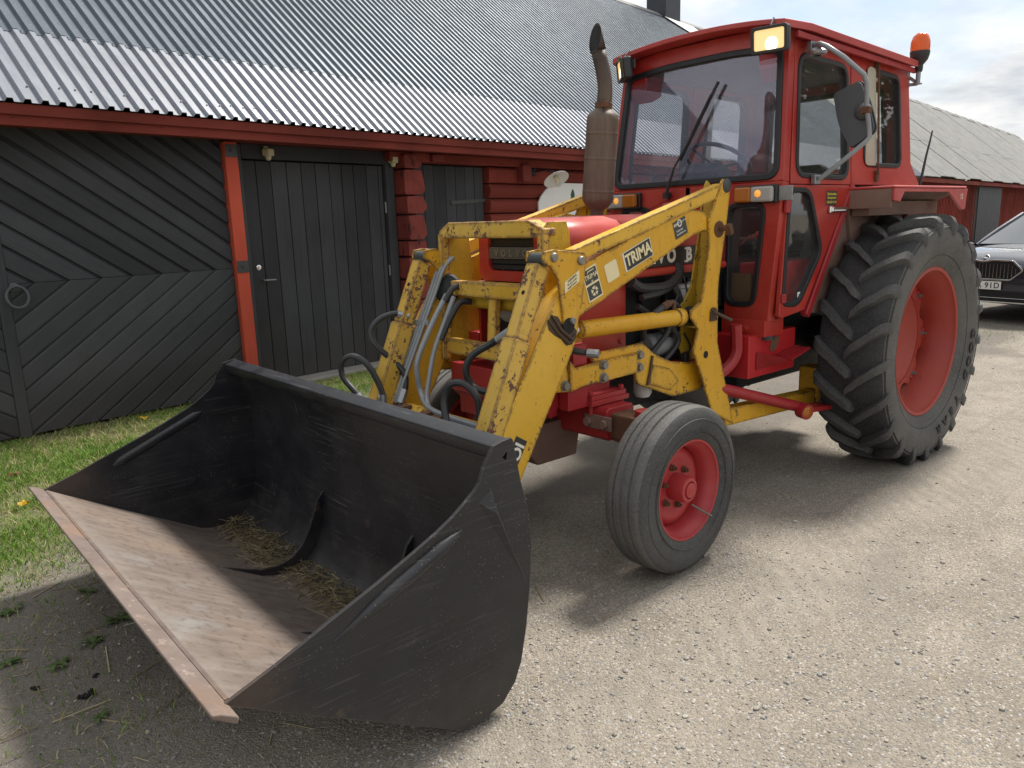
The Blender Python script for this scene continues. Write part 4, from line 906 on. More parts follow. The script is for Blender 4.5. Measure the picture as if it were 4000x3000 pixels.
for s in (1, -1):
    lip = MB(); lip.tube([(2.05, s*.268, 1.272), (1.6, s*.273, 1.276), (1.22, s*.276, 1.280)], .022, 10); obj('bonnet_lip', lip, M['red'], hr)
    bd = MB(); bd.box((1.30, s*.2755, 1.302), (2.0, s*.2785, 1.395)); obj('name_band', bd, M['decal_black'], hr)
    for ch_, x0, key in (('V', 1.99, 'v'), ('O', 1.92, 'o'), ('L', 1.85, 'l'), ('V', 1.78, 'v'), ('O', 1.695, 'o'), ('B', 1.545, 'b'), ('M', 1.445, 'm')):
        xx = x0 if s > 0 else 3.35-x0
        text('band_letter', key, M['decal_white'], (xx-.0, s*.2785, 1.349), (-s, 0, 0), Z_, .096, hr, .001, .92)
        if ch_ in 'BMVL':
            sf = MB(); w_ = .034 if ch_ != 'B' else .018
            for dz in ((-.034, .034) if ch_ in 'M' else ((.034,) if ch_ == 'V' else (-.034, .034))):
                for dx_ in ((-.026, .026) if ch_ in 'MV' else (-.022,)):
                    cx = xx - s*dx_ if ch_ in 'MV' else xx + s*.022
                    sf.box((cx-.016, s*.2785, 1.349+dz-.005), (cx+.016, s*.2796, 1.349+dz+.005))
            obj('band_serif', sf, M['decal_white'], hr)
# radiator side panels and red tray
for s in (1, -1):
    sp = MB(); sp.prism([(2.56, .93), (2.045, .90), (2.045, 1.262), (2.56, 1.262)], 'y', s*.252, s*.268); sp.hexbolt((2.09, s*.268, .95), (0, s, 0), .012, .01); obj('radiator_side_panel', sp, M['red'], TR, .006)
# front grille
gr = MB(); fo = rnd_poly([(-.238, 1.268), (.238, 1.268), (.236, 1.51), (-.236, 1.51)], [.05, .05, .03, .03], 6); fi = rnd_poly([(-.165, 1.318), (.165, 1.318), (.165, 1.50), (-.165, 1.50)], [.04, .04, .015, .015], 6)
gr.plate(fo, [fi], (2.566, 0, 0), Y_, Z_, (-.05, 0, 0)); obj('grille_surround', gr, M['red'], TR, .008)
gb = MB(); gb.box((2.515, -.18, 1.30), (2.525, .18, 1.51)); obj('grille_back', gb, M['darkgap'], TR)
gm = MB()
for z0, z1 in ((1.478, 1.505), (1.440, 1.468), (1.352, 1.372), (1.325, 1.345)): 
    gm.box((2.526, -.166, z0), (2.545, .166, z1))
for z in (1.437, 1.472): gm.box((2.526, -.166, z-.003), (2.556, .166, z+.003))
obj('grille_bars', gm, M['grille'], TR)
bg = MB(); bg.box((2.53, -.166, 1.375), (2.562, .166, 1.430)); bdg = obj('grille_badge', bg, M['badge'], TR, .003)
for i, ch_ in enumerate('VOLVO'): text('badge_letter', ch_.lower(), M['badge_hi'], (2.562, -.104+i*.052, 1.402), Y_, Z_, .046, bdg, .004, 1.0)
for y in (-.09, .09):
    obj('grille_screw', MB().lathe([(0, .004), (.008, .003), (.009, 0)], (2.55, y, 1.497), X_, 10), M['bolt'], TR); obj('grille_screw', MB().lathe([(0, .004), (.008, .003), (.009, 0)], (2.54, y, 1.33), X_, 10), M['bolt'], TR)
lp = MB(); lp.box((2.42, -.22, .90), (2.47, .22, 1.262)); obj('radiator', lp, M['grille'], TR)
for s in (-1, 1):
    hl = MB(); hl.lathe([(0, .022), (.030, .018), (.055, .006), (.062, 0), (.068, -.01), (.06, -.05)], (2.51, s*.11, 1.123), X_, 24)
    hlo = obj('headlight', hl, M['headglass'], TR); obj('headlight_bezel', MB().lathe([(.06, -.005), (.068, .008), (.074, 0), (.07, -.02)], (2.51, s*.11, 1.123), X_, 24), M['blackplastic'], hlo)
# cowl intake on the bonnet top, exhaust
ct = MB(); ct.prism([(1.20, 1.57), (1.42, 1.57), (1.44, 1.575), (1.40, 1.625), (1.20, 1.645)], 'y', -.02, .21); obj('air_scoop', ct, M['red_dirty'], TR, .012)
cm = MB(); cm.box((1.412, .0, 1.578), (1.432, .19, 1.612)); obj('scoop_mesh', cm, M['grille'], TR)
EX = Vector((1.90, -.215, 0))
mp_ = [(.035, 1.555), (.036, 1.60), (.045, 1.612), (.066, 1.63), (.079, 1.65), (.0825, 1.665)]
for zb_ in (1.70, 1.865, 1.99): mp_ += [(.0825, zb_-.012), (.0825, zb_-.005), (.0838, zb_-.002), (.0838, zb_+.002), (.0825, zb_+.005), (.0825, zb_+.012)]
mp_ += [(.0825, 2.055), (.080, 2.075), (.068, 2.092), (.050, 2.104), (.042, 2.114), (.041, 2.13)]
m_ = MB(); m_.lathe(mp_, EX, Vector((0, .10, 1)).normalized(), 40)
muf = obj('exhaust_muffler', m_, M['exhaust'], TR, smooth=40)
axd = Vector((0, .10, 1)).normalized()
p0 = EX+axd*2.11
pp = []; rr_ = []
pts_ = [p0, p0+Vector((.0, .008, .05)), p0+Vector((0, .012, .09)), p0+Vector((.002, .012, .13)), p0+Vector((.008, .004, .19)), p0+Vector((.014, -.006, .235)), p0+Vector((.020, -.016, .28)), p0+Vector((.028, -.026, .34))]
pm = MB(); pm.tube(pts_[:-1], [.039, .039, .038, .038, .0375, .037, .037], 20, caps=False)
# oblique cut mouth
t_ = (pts_[-1]-pts_[-3]).normalized(); nv = Vector((1, .05, 0)); nv = (nv - t_*nv.dot(t_)).normalized(); bn = t_.cross(nv); r0 = []
o = len(pm.v)
base = pts_[-2]
ring0 = []; ring1 = []
for k in range(20):
    a = 2*math.pi*k/20; d_ = nv*math.cos(a)+bn*math.sin(a)
    ring0.append(base + d_*.037); ring1.append(base + d_*.0375 + t_*(.062-.075*math.cos(a)))
pm.v += [tuple(p) for p in ring0+ring1]
pm.f += [(o+k, o+(k+1) % 20, o+20+(k+1) % 20, o+20+k) for k in range(20)]
ex = obj('exhaust_pipe', pm, M['exhaust'], TR, smooth=60); sd_ = ex.modifiers.new('t', 'SOLIDIFY'); sd_.thickness = .003
ip_ = MB(); ip_.add([p*1.0 + (base-p)*.06 - t_*.004 for p in ring1], [tuple(range(20))]); obj('exhaust_soot', ip_, M['darkgap'], TR)
cl = MB(); cl.lathe([(.041, 0), (.045, .002), (.045, .03), (.041, .032)], p0+axd*.0, axd, 24); cl.box(tuple(p0+Vector((.03, .03, .0))), tuple(p0+Vector((.055, .06, .03)))); obj('exhaust_clamp', cl, M['rust'], TR, .002)
# --- cab
def ysd(z): return .600 if z < 1.70 else .600-.05*(z-1.70)/.78
def xfr(z): return 1.185 if z < 1.715 else 1.185-.095*(z-1.715)/.78
cab = obj('cab_floor', MB().box((-.30, -.50, .985), (1.17, .50, 1.01)), M['dash'], TR)
# lower front panels (left and right of the bonnet) with small windows
for s in (1, -1):
    hole = rnd_poly([(.285, 1.065), (.445, 1.065), (.490, 1.590), (.285, 1.590)], [.05, .05, .05, .05], 6)
    outer = [(.262, .96), (.52, .96), (.545, .975), (.605, 1.715), (-.02 if s > 0 else .02, 1.715), (-.02 if s > 0 else .02, 1.545), (.262, 1.545)]
    lpn = MB(); lpn.plate([(y*s if y > .03 else y, z) for y, z in outer], [[(y*s, z) for y, z in hole]], (1.185, 0, 0), Y_, Z_, (-.03, 0, 0)); fp = obj('front_lower_panel', lpn, M['red'], TR, .006)
    sl_ = MB(); sl_.plate([(y*s, z) for y, z in grow(hole, .024)], [[(y*s, z) for y, z in grow(hole, -.005)]], (1.196, 0, 0), Y_, Z_, (-.045, 0, 0)); obj('window_seal', sl_, M['seal'], fp, .006)
    gl_ = MB(); gl_.plate([(y*s, z) for y, z in hole], [], (1.172, 0, 0), Y_, Z_, (-.003, 0, 0)); obj('window_pane', gl_, M['glass'], fp)
    mt = MB(); mt.box((1.02, s*.27, .885), (1.215, s*.545, .975)); mt.hexbolt((1.215, s*.42, .925), X_, .022, .012); obj('cab_mount', mt, M['red'], TR, .02)
    pp_ = MB(); pp_.cyl((1.12, s*.50, .86), (1.12, s*.50, .96), .045, 14); obj('cab_mount_rubber', pp_, M['hose'], TR)
# A-pillars (rounded corner) + windscreen frame
def cabplane(y, z): return (xfr(z), y, z)
wsO = Vector((1.185, 0, 1.715)); wsV = Vector((-.095/.78, 0, 1)); wsh = rnd_poly([(-.555, .032), (.555, .032), (.508, .665), (.25, .692), (-.25, .692), (-.508, .665)], [.06, .06, .05, .3, .3, .05], 7)
wf = MB(); wf.plate([(-.605, 0), (.605, 0), (.557, .765), (.30, .80), (-.30, .80), (-.557, .765)], [wsh], wsO, Y_, wsV, (-.03, 0, -.003)); wfr = obj('windscreen_frame', wf, M['red'], TR, .008)
sl_ = MB(); sl_.plate(grow(wsh, .024), [grow(wsh, -.012)], wsO+Vector((.010, 0, 0)), Y_, wsV, (-.045, 0, 0)); obj('windscreen_seal', sl_, M['seal'], wfr, .008)
gl_ = MB(); gl_.plate(wsh, [], wsO+Vector((-.008, 0, 0)), Y_, wsV, (-.003, 0, 0)); obj('windscreen', gl_, M['windscreen'], wfr)
wsP = lambda y, v, d=0: wsO + Y_*y + wsV*v + Vector((d, 0, d*.12))
# wiper
wp = MB(); wp.box(tuple(Vector((1.19, -.150, 1.655))), (1.225, -.115, 1.69)); wp.tube([(1.222, -.13, 1.675), tuple(wsP(-.075, .10, .05)), tuple(wsP(.03, .30, .035))], [.010, .007, .005], 8)
wp.bar(wsP(-.05, .15, .028), wsP(.165, .555, .028), .010, .018, X_); wp.bar(wsP(-.02, .21, .04), wsP(.13, .49, .04), .006, .006, X_); obj('wiper', wp, M['blackplastic'], TR)
for s in (1, -1):
    ap = MB()
    # rounded A-pillar from sill to roof, and below the sill to the cab foot
    pth = [(1.155, s*(ysd(z)-.012), z) for z in (.965, 1.3, 1.70)]; 
    for z0, z1 in ((.965, 1.712), (1.712, 2.485)):
        a = []; 
        for z in (z0, z1):
            x, y = xfr(z), ysd(z)
            if z == .965: y = .552
            ring = [(x-.075, y-.004), (x-.03, y), (x-.012, y-.006), (x-.003, y-.022), (x, y-.045), (x-.03, y-.045), (x-.035, y-.03), (x-.075, y-.03)]
            a += [(px, s*py, z) for px, py in ring]
        k = 8; ap.add(a, [tuple(range(k)), tuple(range(2*k-1, k-1, -1))] + [(i, (i+1) % k, k+(i+1) % k, k+i) for i in range(k)])
    obj('front_pillar', ap, M['red'], TR, .006)
    # door: side plane leans in above the sill -> two plates
    sV = Vector((0, -s*.05/.78, 1)); sO = Vector((0, s*.600, 1.70))
    up = rnd_poly([(1.035, .055), (.478, .045), (.478, .645), (.985, .662)], .075, 6)
    dpl = MB(); dpl.plate([(1.100, 0), (.425, 0), (.425, .735), (1.025, .745)], [up], sO, X_, sV, (0, -s*.028, 0))
    low = rnd_poly([(1.098, -.036), (.905, -.040), (.752, -.365), (.975, -.645), (1.128, -.628)], [.06, .06, .05, .06, .04], 6)
    dpl.plate([(1.118, -.003), (.425, -.003), (.43, -.02), (.895, -.69), (1.135, -.715), (1.165, -.70)], [low], sO, X_, Z_, (0, -s*.028, 0))
    dpl2 = MB()
    door = obj('door', dpl, M['red'], TR, .006, label='red cab door with two windows')
    for hole, VV, tag_ in ((up, sV, 1), (low, Z_, 0)):
        sl_ = MB(); sl_.plate(grow(hole, .022), [grow(hole, -.006)], sO+Vector((0, s*.008, 0)), X_, VV, (0, -s*.045, 0)); obj('window_seal', sl_, M['seal'], door, .006)
        gl_ = MB(); gl_.plate(hole, [], sO+Vector((0, -s*.012, 0)), X_, VV, (0, -s*.003, 0)); obj('window_pane', gl_, M['glass'], door)
    dh = MB(); dh.box((.50, s*.602, 1.545), (.68, s*.628, 1.575)); dh.box((.655, s*.60, 1.54), (.69, s*.62, 1.58)); obj('door_handle', dh, M['chrome'], door, .008)
    hg = MB(); hg.box((1.12, s*.600, 1.55), (1.165, s*.618, 1.63)); hg.box((1.12, s*.60, 1.07), (1.16, s*.615, 1.12)); obj('door_hinge', hg, M['red_dirty'], door, .004)
    # rear quarter with window
    rq = rnd_poly([(.255, .125), (-.235, .125), (-.205, .650), (.225, .665)], .06, 6)
    q = MB(); q.plate([(.412, 0), (-.415, 0), (-.36, .735), (.412, .735)], [rq], sO, X_, sV, (0, -s*.028, 0)); qq = obj('rear_quarter', q, M['red'], TR, .006)
    sl_ = MB(); sl_.plate(grow(rq, .020), [grow(rq, -.008)], sO+Vector((0, s*.008, 0)), X_, sV, (0, -s*.045, 0)); obj('window_seal', sl_, M['seal'], qq, .006)
    gl_ = MB(); gl_.plate(rq, [], sO+Vector((0, -s*.012, 0)), X_, sV, (0, -s*.003, 0)); obj('window_pane', gl_, M['glass'], qq)
    cv = MB(); cvp = rnd_poly([(.262, .115), (.125, .115), (.125, .675), (.232, .685)], [.04, .01, .01, .06], 5); cv.plate(cvp, [], sO+Vector((0, s*.010, 0)), X_, sV, (0, -s*.006, 0)); obj('window_cover', cv, M['beige'], qq)
    hb = MB(); hb.tube([sO+Vector((.115, s*.02, 0))+sV*.06, sO+Vector((.115, s*.022, 0))+sV*.72], .007, 8); 
    for v in (.055, .70): hb.box(tuple(sO+Vector((.095, s*.0, v-.035))+Vector((0, -s*.05/.78*v, 0))), tuple(sO+Vector((.13, s*.018, v+.03))+Vector((0, -s*.05/.78*v, 0))))
    obj('window_bar', hb, M['rust'], qq)
    # diagonal lower edge: red tube and inner fender
    dg_ = MB(); dg_.bar((.405, s*.592, 1.70), (.845, s*.575, .97), .05, .045, Y_); obj('diagonal_brace', dg_, M['red_dirty'], TR, .01)
    ff = MB(); ff.prism([(.80, .98), (.40, 1.66), (-.62, 1.66), (-.62, 1.2), (-.45, .95), (.45, .95)], 'y', s*.548, s*.562); ff.prism([(.42, 1.60), (.40, 1.66), (.10, 1.66), (.16, 1.40), (.30, 1.22)], 'y', s*.562, s*.585); fi_ = obj('inner_fender', ff, M['fender_brown'], TR, .004)
    # fender top with outer skirt
    ft = MB(); ft.box((-.615, s*.562, 1.668), (.455, s*.868, 1.684)); fen = obj('fender', ft, M['red_hood'], TR, .008, label='flat red rear mudguard with dirty underside')
    sk = MB(); ski = [(.455, 1.667), (.455, 1.600), (.375, 1.592), (.325, 1.648), (-.325, 1.648), (-.560, 1.535), (-.610, 1.54), (-.632, 1.667)]; sk.prism(ski, 'y', s*.852, s*.868); obj('fender_skirt', sk, M['red_hood'], fen, .004)
    fe = MB(); fe.box((.440, s*.564, 1.56), (.455, s*.851, 1.667)); obj('fender_front', fe, M['fender_brown'], fen, .004)
    un = MB(); un.add([(.43, s*.60, 1.60), (-.61, s*.60, 1.57), (-.61, s*.845, 1.66), (.43, s*.845, 1.66), (.43, s*.60, 1.606), (-.61, s*.60, 1.576), (-.61, s*.845, 1.666), (.43, s*.845, 1.666)], [(0,1,2,3),(7,6,5,4),(0,4,5,1),(1,5,6,2),(2,6,7,3),(3,7,4,0)]); un.box((.39, s*.60, 1.52), (-.60, s*.70, 1.60)); obj('fender_underside', un, M['fender_brown'], fen)
# rear wall
rw = MB(); rh = rnd_poly([(-.43, .10), (.43, .10), (.40, .62), (-.40, .62)], .06, 6); rw.plate([(-.585, -.70), (.585, -.70), (.60, 0), (.552, .735), (-.552, .735), (-.60, 0)], [rh], (-.415, 0, 1.70), Y_, Vector((.055/.735, 0, 1)), (.03, 0, 0)); rwo = obj('rear_wall', rw, M['red_dirty'], TR, .006)
sl_ = MB(); sl_.plate(grow(rh, .02), [grow(rh, -.008)], (-.425, 0, 1.70), Y_, Vector((.055/.735, 0, 1)), (.05, 0, 0)); obj('window_seal', sl_, M['seal'], rwo, .006)
gl_ = MB(); gl_.plate(rh, [], (-.405, 0, 1.70), Y_, Vector((.055/.735, 0, 1)), (.003, 0, 0)); obj('window_pane', gl_, M['glass'], rwo)
tri = MB(); tri.prism([(-.42, 1.685), (-.62, 1.685), (-.42, 1.86)], 'y', .56, .575); obj('rear_gusset', tri, M['red'], TR)
# roof
rf = MB(); nxr, nyr = 9, 13; xsR = [1.185-.19*i for i in range(nxr)]; 
def rz_(x, y): return 2.492 + .040*(1-(abs(y)/.62)**2.2) - .050*(1.1-x)/1.45
for lay in (0, 1):
    for i, x in enumerate(xsR):
        for j in range(nyr):
            y = -.622+1.244*j/(nyr-1); 
            xx = x + (.012*(1-(y/.62)**2) if i == 0 else 0); rf.v.append((xx, y*(1 if i else .93), rz_(x, y) + (.018 if lay == 0 else -.010 - (.012 if j in (0, nyr-1) else 0))))
A = nxr*nyr
for i in range(nxr-1):
    for j in range(nyr-1): rf.f.append((i*nyr+j, i*nyr+j+1, (i+1)*nyr+j+1, (i+1)*nyr+j)); rf.f.append((A+i*nyr+j, A+(i+1)*nyr+j, A+(i+1)*nyr+j+1, A+i*nyr+j+1))
for i in range(nxr-1):
    for j in (0, nyr-1): rf.f.append((i*nyr+j, (i+1)*nyr+j, A+(i+1)*nyr+j, A+i*nyr+j))
for j in range(nyr-1):
    for i in (0, nxr-1): rf.f.append((i*nyr+j, i*nyr+j+1, A+i*nyr+j+1, A+i*nyr+j))
roof = obj('cab_roof', rf, M['red_hood'], TR, .006, smooth=30)
for s in (1, -1): obj('roof_gutter', MB().bar((1.10, s*.598, 2.445), (-.36, s*.592, 2.405), .02, .03, Z_), M['red_dirty'], roof, .004)
obj('headliner', MB().box((-.35, -.53, 2.40), (1.05, .53, 2.425)), M['headliner'], TR)
# --- inside the cab
st = MB(); st.box((.02, -.22, 1.30), (.46, .22, 1.40)); st.box((-.10, -.21, 1.36), (.02, .21, 1.86)); seat = obj('driver_seat', st, M['seat'], TR, .05, segs=3)
obj('seat_base', MB().box((.05, -.18, 1.01), (.42, .18, 1.29)), M['dash'], TR, .01)
db = MB(); db.prism([(.98, 1.02), (1.13, 1.02), (1.15, 1.60), (1.10, 1.74), (.98, 1.76), (.88, 1.70), (.92, 1.58)], 'y', -.24, .20); obj('dashboard', db, M['dash'], TR, .015)
obj('instrument_hood', MB().prism([(.88, 1.70), (1.02, 1.76), (1.10, 1.80), (1.0, 1.86), (.90, 1.82)], 'y', -.16, .10), M['dash'], TR, .02)
cs = Vector((.80, -.06, 1.86)); sax = Vector((-.55, 0, .84)).normalized(); us_ = Y_; ws_ = sax.cross(us_)
sw = MB(); sw.tube([cs+(us_*math.cos(2*math.pi*i/36)+ws_*math.sin(2*math.pi*i/36))*.20 for i in range(36)], .013, 8, closed=True)
for a in (0, 2.1, 4.2): sw.tube([cs-sax*.03, cs+(us_*math.cos(a)+ws_*math.sin(a))*.20], .008, 6)
sw.cyl(cs-sax*.35, cs-sax*.01, .02, 10); sw.lathe([(0, .01), (.035, 0), (.04, -.03), (0, -.04)], cs, sax, 16); obj('steering_wheel', sw, M['blackplastic'], TR)
lv = MB(); lv.tube([(.85, .38, 1.02), (.88, .40, 1.35), (.92, .42, 1.52)], .008, 8); lv.lathe([(0, .02), (.016, .012), (.018, 0), (0, -.015)], (.92, .42, 1.53), Z_, 12); obj('control_lever', lv, M['steel'], TR)
obj('lever_knob', MB().lathe([(0, .022), (.014, .018), (.02, 0), (.014, -.018), (0, -.022)], (1.10, .415, 1.435), Z_, 12), M['red'], TR)
lv = MB(); lv.tube([(1.10, .30, 1.38), (1.10, .36, 1.43), (1.10, .415, 1.435)], .007, 8); obj('control_lever', lv, M['chrome'], TR)
cb = MB(); cb.box((.55, .30, 1.02), (1.10, .50, 1.28)); obj('side_console', cb, M['red_dirty'], TR, .01)
obj('cab_board', MB().box((.90, .26, 1.02), (1.14, .40, 1.22)), M['floor_wood'], TR, .004)
for s in (1, -1):
    ih = MB(); ih.prism([(.92, 2.40), (1.10, 2.40), (1.10, 2.30), (1.04, 2.24), (.95, 2.28)], 'y', s*.38, s*.53); obj('speaker_housing', ih, M['red_dirty'], TR, .01)
for s in (1, -1): iff = MB(); iff.prism([(-.40, 1.02), (.75, 1.02), (.40, 1.60), (-.40, 1.60)], 'y', s*.38, s*.54); obj('wheel_arch', iff, M['dash'], TR, .01)
hm = MB(); hm.lathe([(.115, 0), (.12, .06), (.105, .12), (.07, .155), (0, .168)], (-.05, .40, 1.605), Z_, 20); obj('helmet_bag', hm, M['seat'], TR)
# --- lights, mirror, beacon, aerial
def work_lamp(s, c0, yaw):
    Mx = Matrix.Translation(c0) @ Matrix.Rotation(yaw, 4, 'Z') @ Matrix.Rotation(R(6), 4, 'Y')
    b_ = MB(); b_.obox(Mx @ Matrix.Translation((-.028, 0, 0)), .055, .185, .125); lo = obj('work_lamp', b_, M['blackplastic'], TR, .014, label='lit rectangular work lamp')
    f_ = MB(); f_.plate(rnd_poly([(-.095, -.064), (.095, -.064), (.095, .064), (-.095, .064)], .018, 4), [rnd_poly([(-.078, -.049), (.078, -.049), (.078, .049), (-.078, .049)], .012, 4)], Mx @ Vector((.002, 0, 0)), Mx.to_3x3() @ Y_, Mx.to_3x3() @ Z_, Mx.to_3x3() @ Vector((.014, 0, 0))); obj('lamp_bezel', f_, M['blackplastic'], lo, .003)
    l_ = MB(); l_.obox(Mx @ Matrix.Translation((.004, 0, 0)), .006, .160, .102); obj('lamp_lens', l_, M['worklens'], lo)
    h_ = MB(); h_.lathe([(0, .004), (.020, .003), (.034, 0)], Mx @ Vector((.0075, .012, -.022)), Mx.to_3x3() @ X_, 18); obj('lamp_glow', h_, M['hotspot'], lo)
    k_ = MB(); k_.bar(Mx @ Vector((-.03, 0, .06)), Mx @ Vector((-.07, 0, .10)), .03, .006, Y_); k_.box(tuple(c0+Vector((-.10, -.03, .02))), tuple(c0+Vector((-.09, .03, .09)))); obj('lamp_bracket', k_, M['steel'], lo, .002)
work_lamp(1, Vector((1.235, .525, 2.415)), R(10)); work_lamp(-1, Vector((1.22, -.478, 2.425)), R(-42))
def side_light(s):
    b_ = MB(); b_.box((1.186, s*.335, 1.605), (1.215, s*.585, 1.70)); lo = obj('position_light', b_, M['blackplastic'], TR, .008)
    obj('indicator_lens', MB().box((1.2155, s*.348, 1.612), (1.252, s*.448, 1.692)), M['amber'], lo, .012); obj('clear_lens', MB().box((1.2155, s*.4485, 1.612), (1.250, s*.575, 1.692)), M['clearlens'], lo, .012)
    obj('lit_bulb', MB().lathe([(0, .012), (.012, .008), (.02, 0)], (1.2505, s*.495, 1.655), X_, 14), M['amberlit'], lo)
    obj('light_bracket', MB().box((1.190, s*.586, 1.615), (1.196, s*.665, 1.69)), M['steel'], lo, .002)
side_light(1); side_light(-1)
def mirror(s):
    ar = MB(); ar.tube([(.945, s*.605, 2.405), (.98, s*.66, 2.40), (1.02, s*.72, 2.372), (1.0, s*.80, 2.31), (.905, s*.865, 2.225), (.885, s*.873, 2.18), (.868, s*.872, 2.06), (.84, s*.875, 1.985), (.825, s*.877, 1.925), (.835, s*.86, 1.900), (.86, s*.76, 1.815), (.875, s*.64, 1.725)], .0125, 12)
    mo = obj('mirror_arm', ar, M['pipe'], TR, smooth=60, label='grey tube arm carrying the wing mirror')
    hdp = rnd_poly([(.665, 2.165), (.805, 2.215), (.86, 2.09), (.898, 1.955), (.775, 1.875), (.70, 2.0)], [.02, .03, .25, .03, .03, .25], 5)
    hb = MB(); hb.plate([(y*s, z) for y, z in hdp], [], (.822, 0, 0), Y_, Z_, (-.018, 0, 0)); hb2 = obj('mirror_head', hb, M['greyplastic'], mo, .008, segs=3)
    hb = MB(); hb.plate([(y*s, z) for y, z in grow(hdp, .006)], [], (.803, 0, 0), Y_, Z_, (-.012, 0, 0)); obj('mirror_rim', hb, M['blackplastic'], mo, .004)
    hb = MB(); hb.plate([(y*s, z) for y, z in grow(hdp, -.006)], [], (.790, 0, 0), Y_, Z_, (-.002, 0, 0)); obj('mirror_glass', hb, M['chrome'], mo)
    bo = MB(); bo.lathe([(.045, -.004), (.044, .012), (.034, .030), (.018, .040), (0, .042)], (.824, s*.835, 2.055), X_, 20); obj('mirror_ball', bo, M['greyplastic'], mo)
    cl_ = MB(); cl_.box((.845, s*.842, 2.04), (.885, s*.892, 2.072)); obj('mirror_clamp', cl_, M['rust'], mo, .003)
    for z, x, y in ((2.405, .945, .60), (1.728, .875, .62)): obj('mirror_bracket', MB().box((x-.03, s*(y-.015), z-.03), (x+.03, s*(y+.012), z+.02)), M['steel'], mo, .004)
    sg_ = MB(); sg_.lathe([(.02, 0), (.045, .006), (.048, .02), (.03, .034), (0, .036)], (.97, s*.645, 2.345), Z_, 16); obj('roof_knob', sg_, M['steel'], mo)
mirror(1)
bc = MB(); bc.lathe([(.055, 0), (.057, .02), (.056, .06), (.046, .092), (.026, .11), (0, .115)], (-.365, .612, 2.515), Z_, 28); be = obj('beacon_lens', bc, M['beacon'], TR, label='orange rotating beacon on its stalk')
bc = MB(); bc.lathe([(.020, -.115), (.024, -.10), (.024, -.075), (.030, -.068), (.048, -.045), (.056, -.02), (.058, 0), (.058, .006)], (-.365, .612, 2.512), Z_, 28); bc.box((-.395, .605, 2.425), (-.335, .62, 2.44)); obj('beacon_base', bc, M['blackplastic'], be)
bc = MB(); bc.cyl((-.365, .612, 2.325), (-.365, .612, 2.41), .014, 12); bc.cyl((-.365, .612, 2.322), (-.365, .612, 2.328), .026, 12); bc.bar((-.36, .56, 2.37), (-.365, .612, 2.33), .02, .004, X_); bc.bar((-.355, .55, 2.325), (-.365, .612, 2.325), .02, .004, X_); bc.box((-.38, .548, 2.31), (-.33, .556, 2.42)); obj('beacon_bracket', bc, M['pipe'], be)
an = MB(); an.tube([(-.30, .70, 1.685), (-.30, .70, 1.71), (-.325, .70, 1.78), (-.36, .70, 1.88), (-.40, .70, 1.97), (-.425, .70, 2.035)], [.010, .010, .0085, .007, .006, .005], 8); obj('aerial', an, M['blackplastic'], TR)
# --- below the cab: tool box, step, foot bar, bracket tube
tb = MB(); tb.box((.80, .26, .655), (1.29, .50, .895)); tbo = obj('tool_box', tb, M['red_box'], TR, .006, label='dented red tool box below the cab')
obj('rust_patch', MB().plate(rnd_poly([(1.00, .80), (1.06, .775), (1.09, .81), (1.05, .86), (.98, .865)], .02, 4), [], (0, .5025, 0), X_, Z_, (0, .001, 0)), M['rust'], tbo)
sp_ = MB(); sp_.add([(1.22, .505, .80), (1.02, .505, .755), (1.02, .60, .74), (1.0, .505, .70), (1.22, .505, .70)], [(0,1,2),(0,2,3,4)]); 
sp_.bar((.78, .57, .775), (1.04, .60, .745), .012, .03, Y_); 
for i in range(3): sp_.bar((.80, .515+.03*i, .785-.005*i), (1.03, .515+.03*i, .757-.005*i), .006, .025, Y_)
obj('step', sp_, M['red_dirty'], TR)
tf = MB(); tf.cyl((1.56, .44, .655), (.83, .585, .425), .032, 14); fo_ = obj('foot_bar', tf, M['red_dirty'], TR)
tf = MB(); tf.lathe([(0, .0), (.032, 0), (.034, .004), (.046, .006), (.046, -.05), (.03, -.05)], (.885, .640, .418), Vector((.3, 1, -.1)).normalized(), 20); obj('reflector_housing', tf, M['red_dirty'], fo_)
tf = MB(); tf.lathe([(0, .006), (.025, .004), (.034, 0)], Vector((.885, .640, .418))+Vector((.3, 1, -.1)).normalized()*.005, Vector((.3, 1, -.1)).normalized(), 18); obj('reflector', tf, M['amber'], fo_)
tf = MB(); tf.bar((.86, .60, .425), (.50, .62, .395), .11, .03, Z_); obj('foot_plate', tf, M['red_dirty'], fo_, .008)
hoses('red_tube', [([(1.345,.45,.965),(1.335,.45,.88),(1.335,.45,.81),(1.37,.44,.75),(1.45,.42,.70),(1.52,.40,.68)],.032)], TR, 'red_dirty')
obj('sticker', MB().box((.592, .6005, 1.585), (.712, .602, 1.665)), M['decal_black'], TR)
for k, z, sz in (('g1', 1.648, .021), ('g2', 1.627, .019), ('g3', 1.602, .019)): text('sticker_lettering', k, M['decal_yellow'], (.652, .6022, z), (-1, 0, 0), Z_, sz, TR, .0006)
obj('sticker', MB().box((.895, .5905, 1.075), (.965, .592, 1.115)), M['white'], TR); text('sticker_lettering', 'mask', M['green'], (.925, .5922, 1.095), (-1, 0, 0), Z_, .02, TR, .0006)
text('fender_number', 'f15', M['decal_white'], (-.53, .869, 1.618), (-1, 0, 0), Z_, .05, fen, .0006)

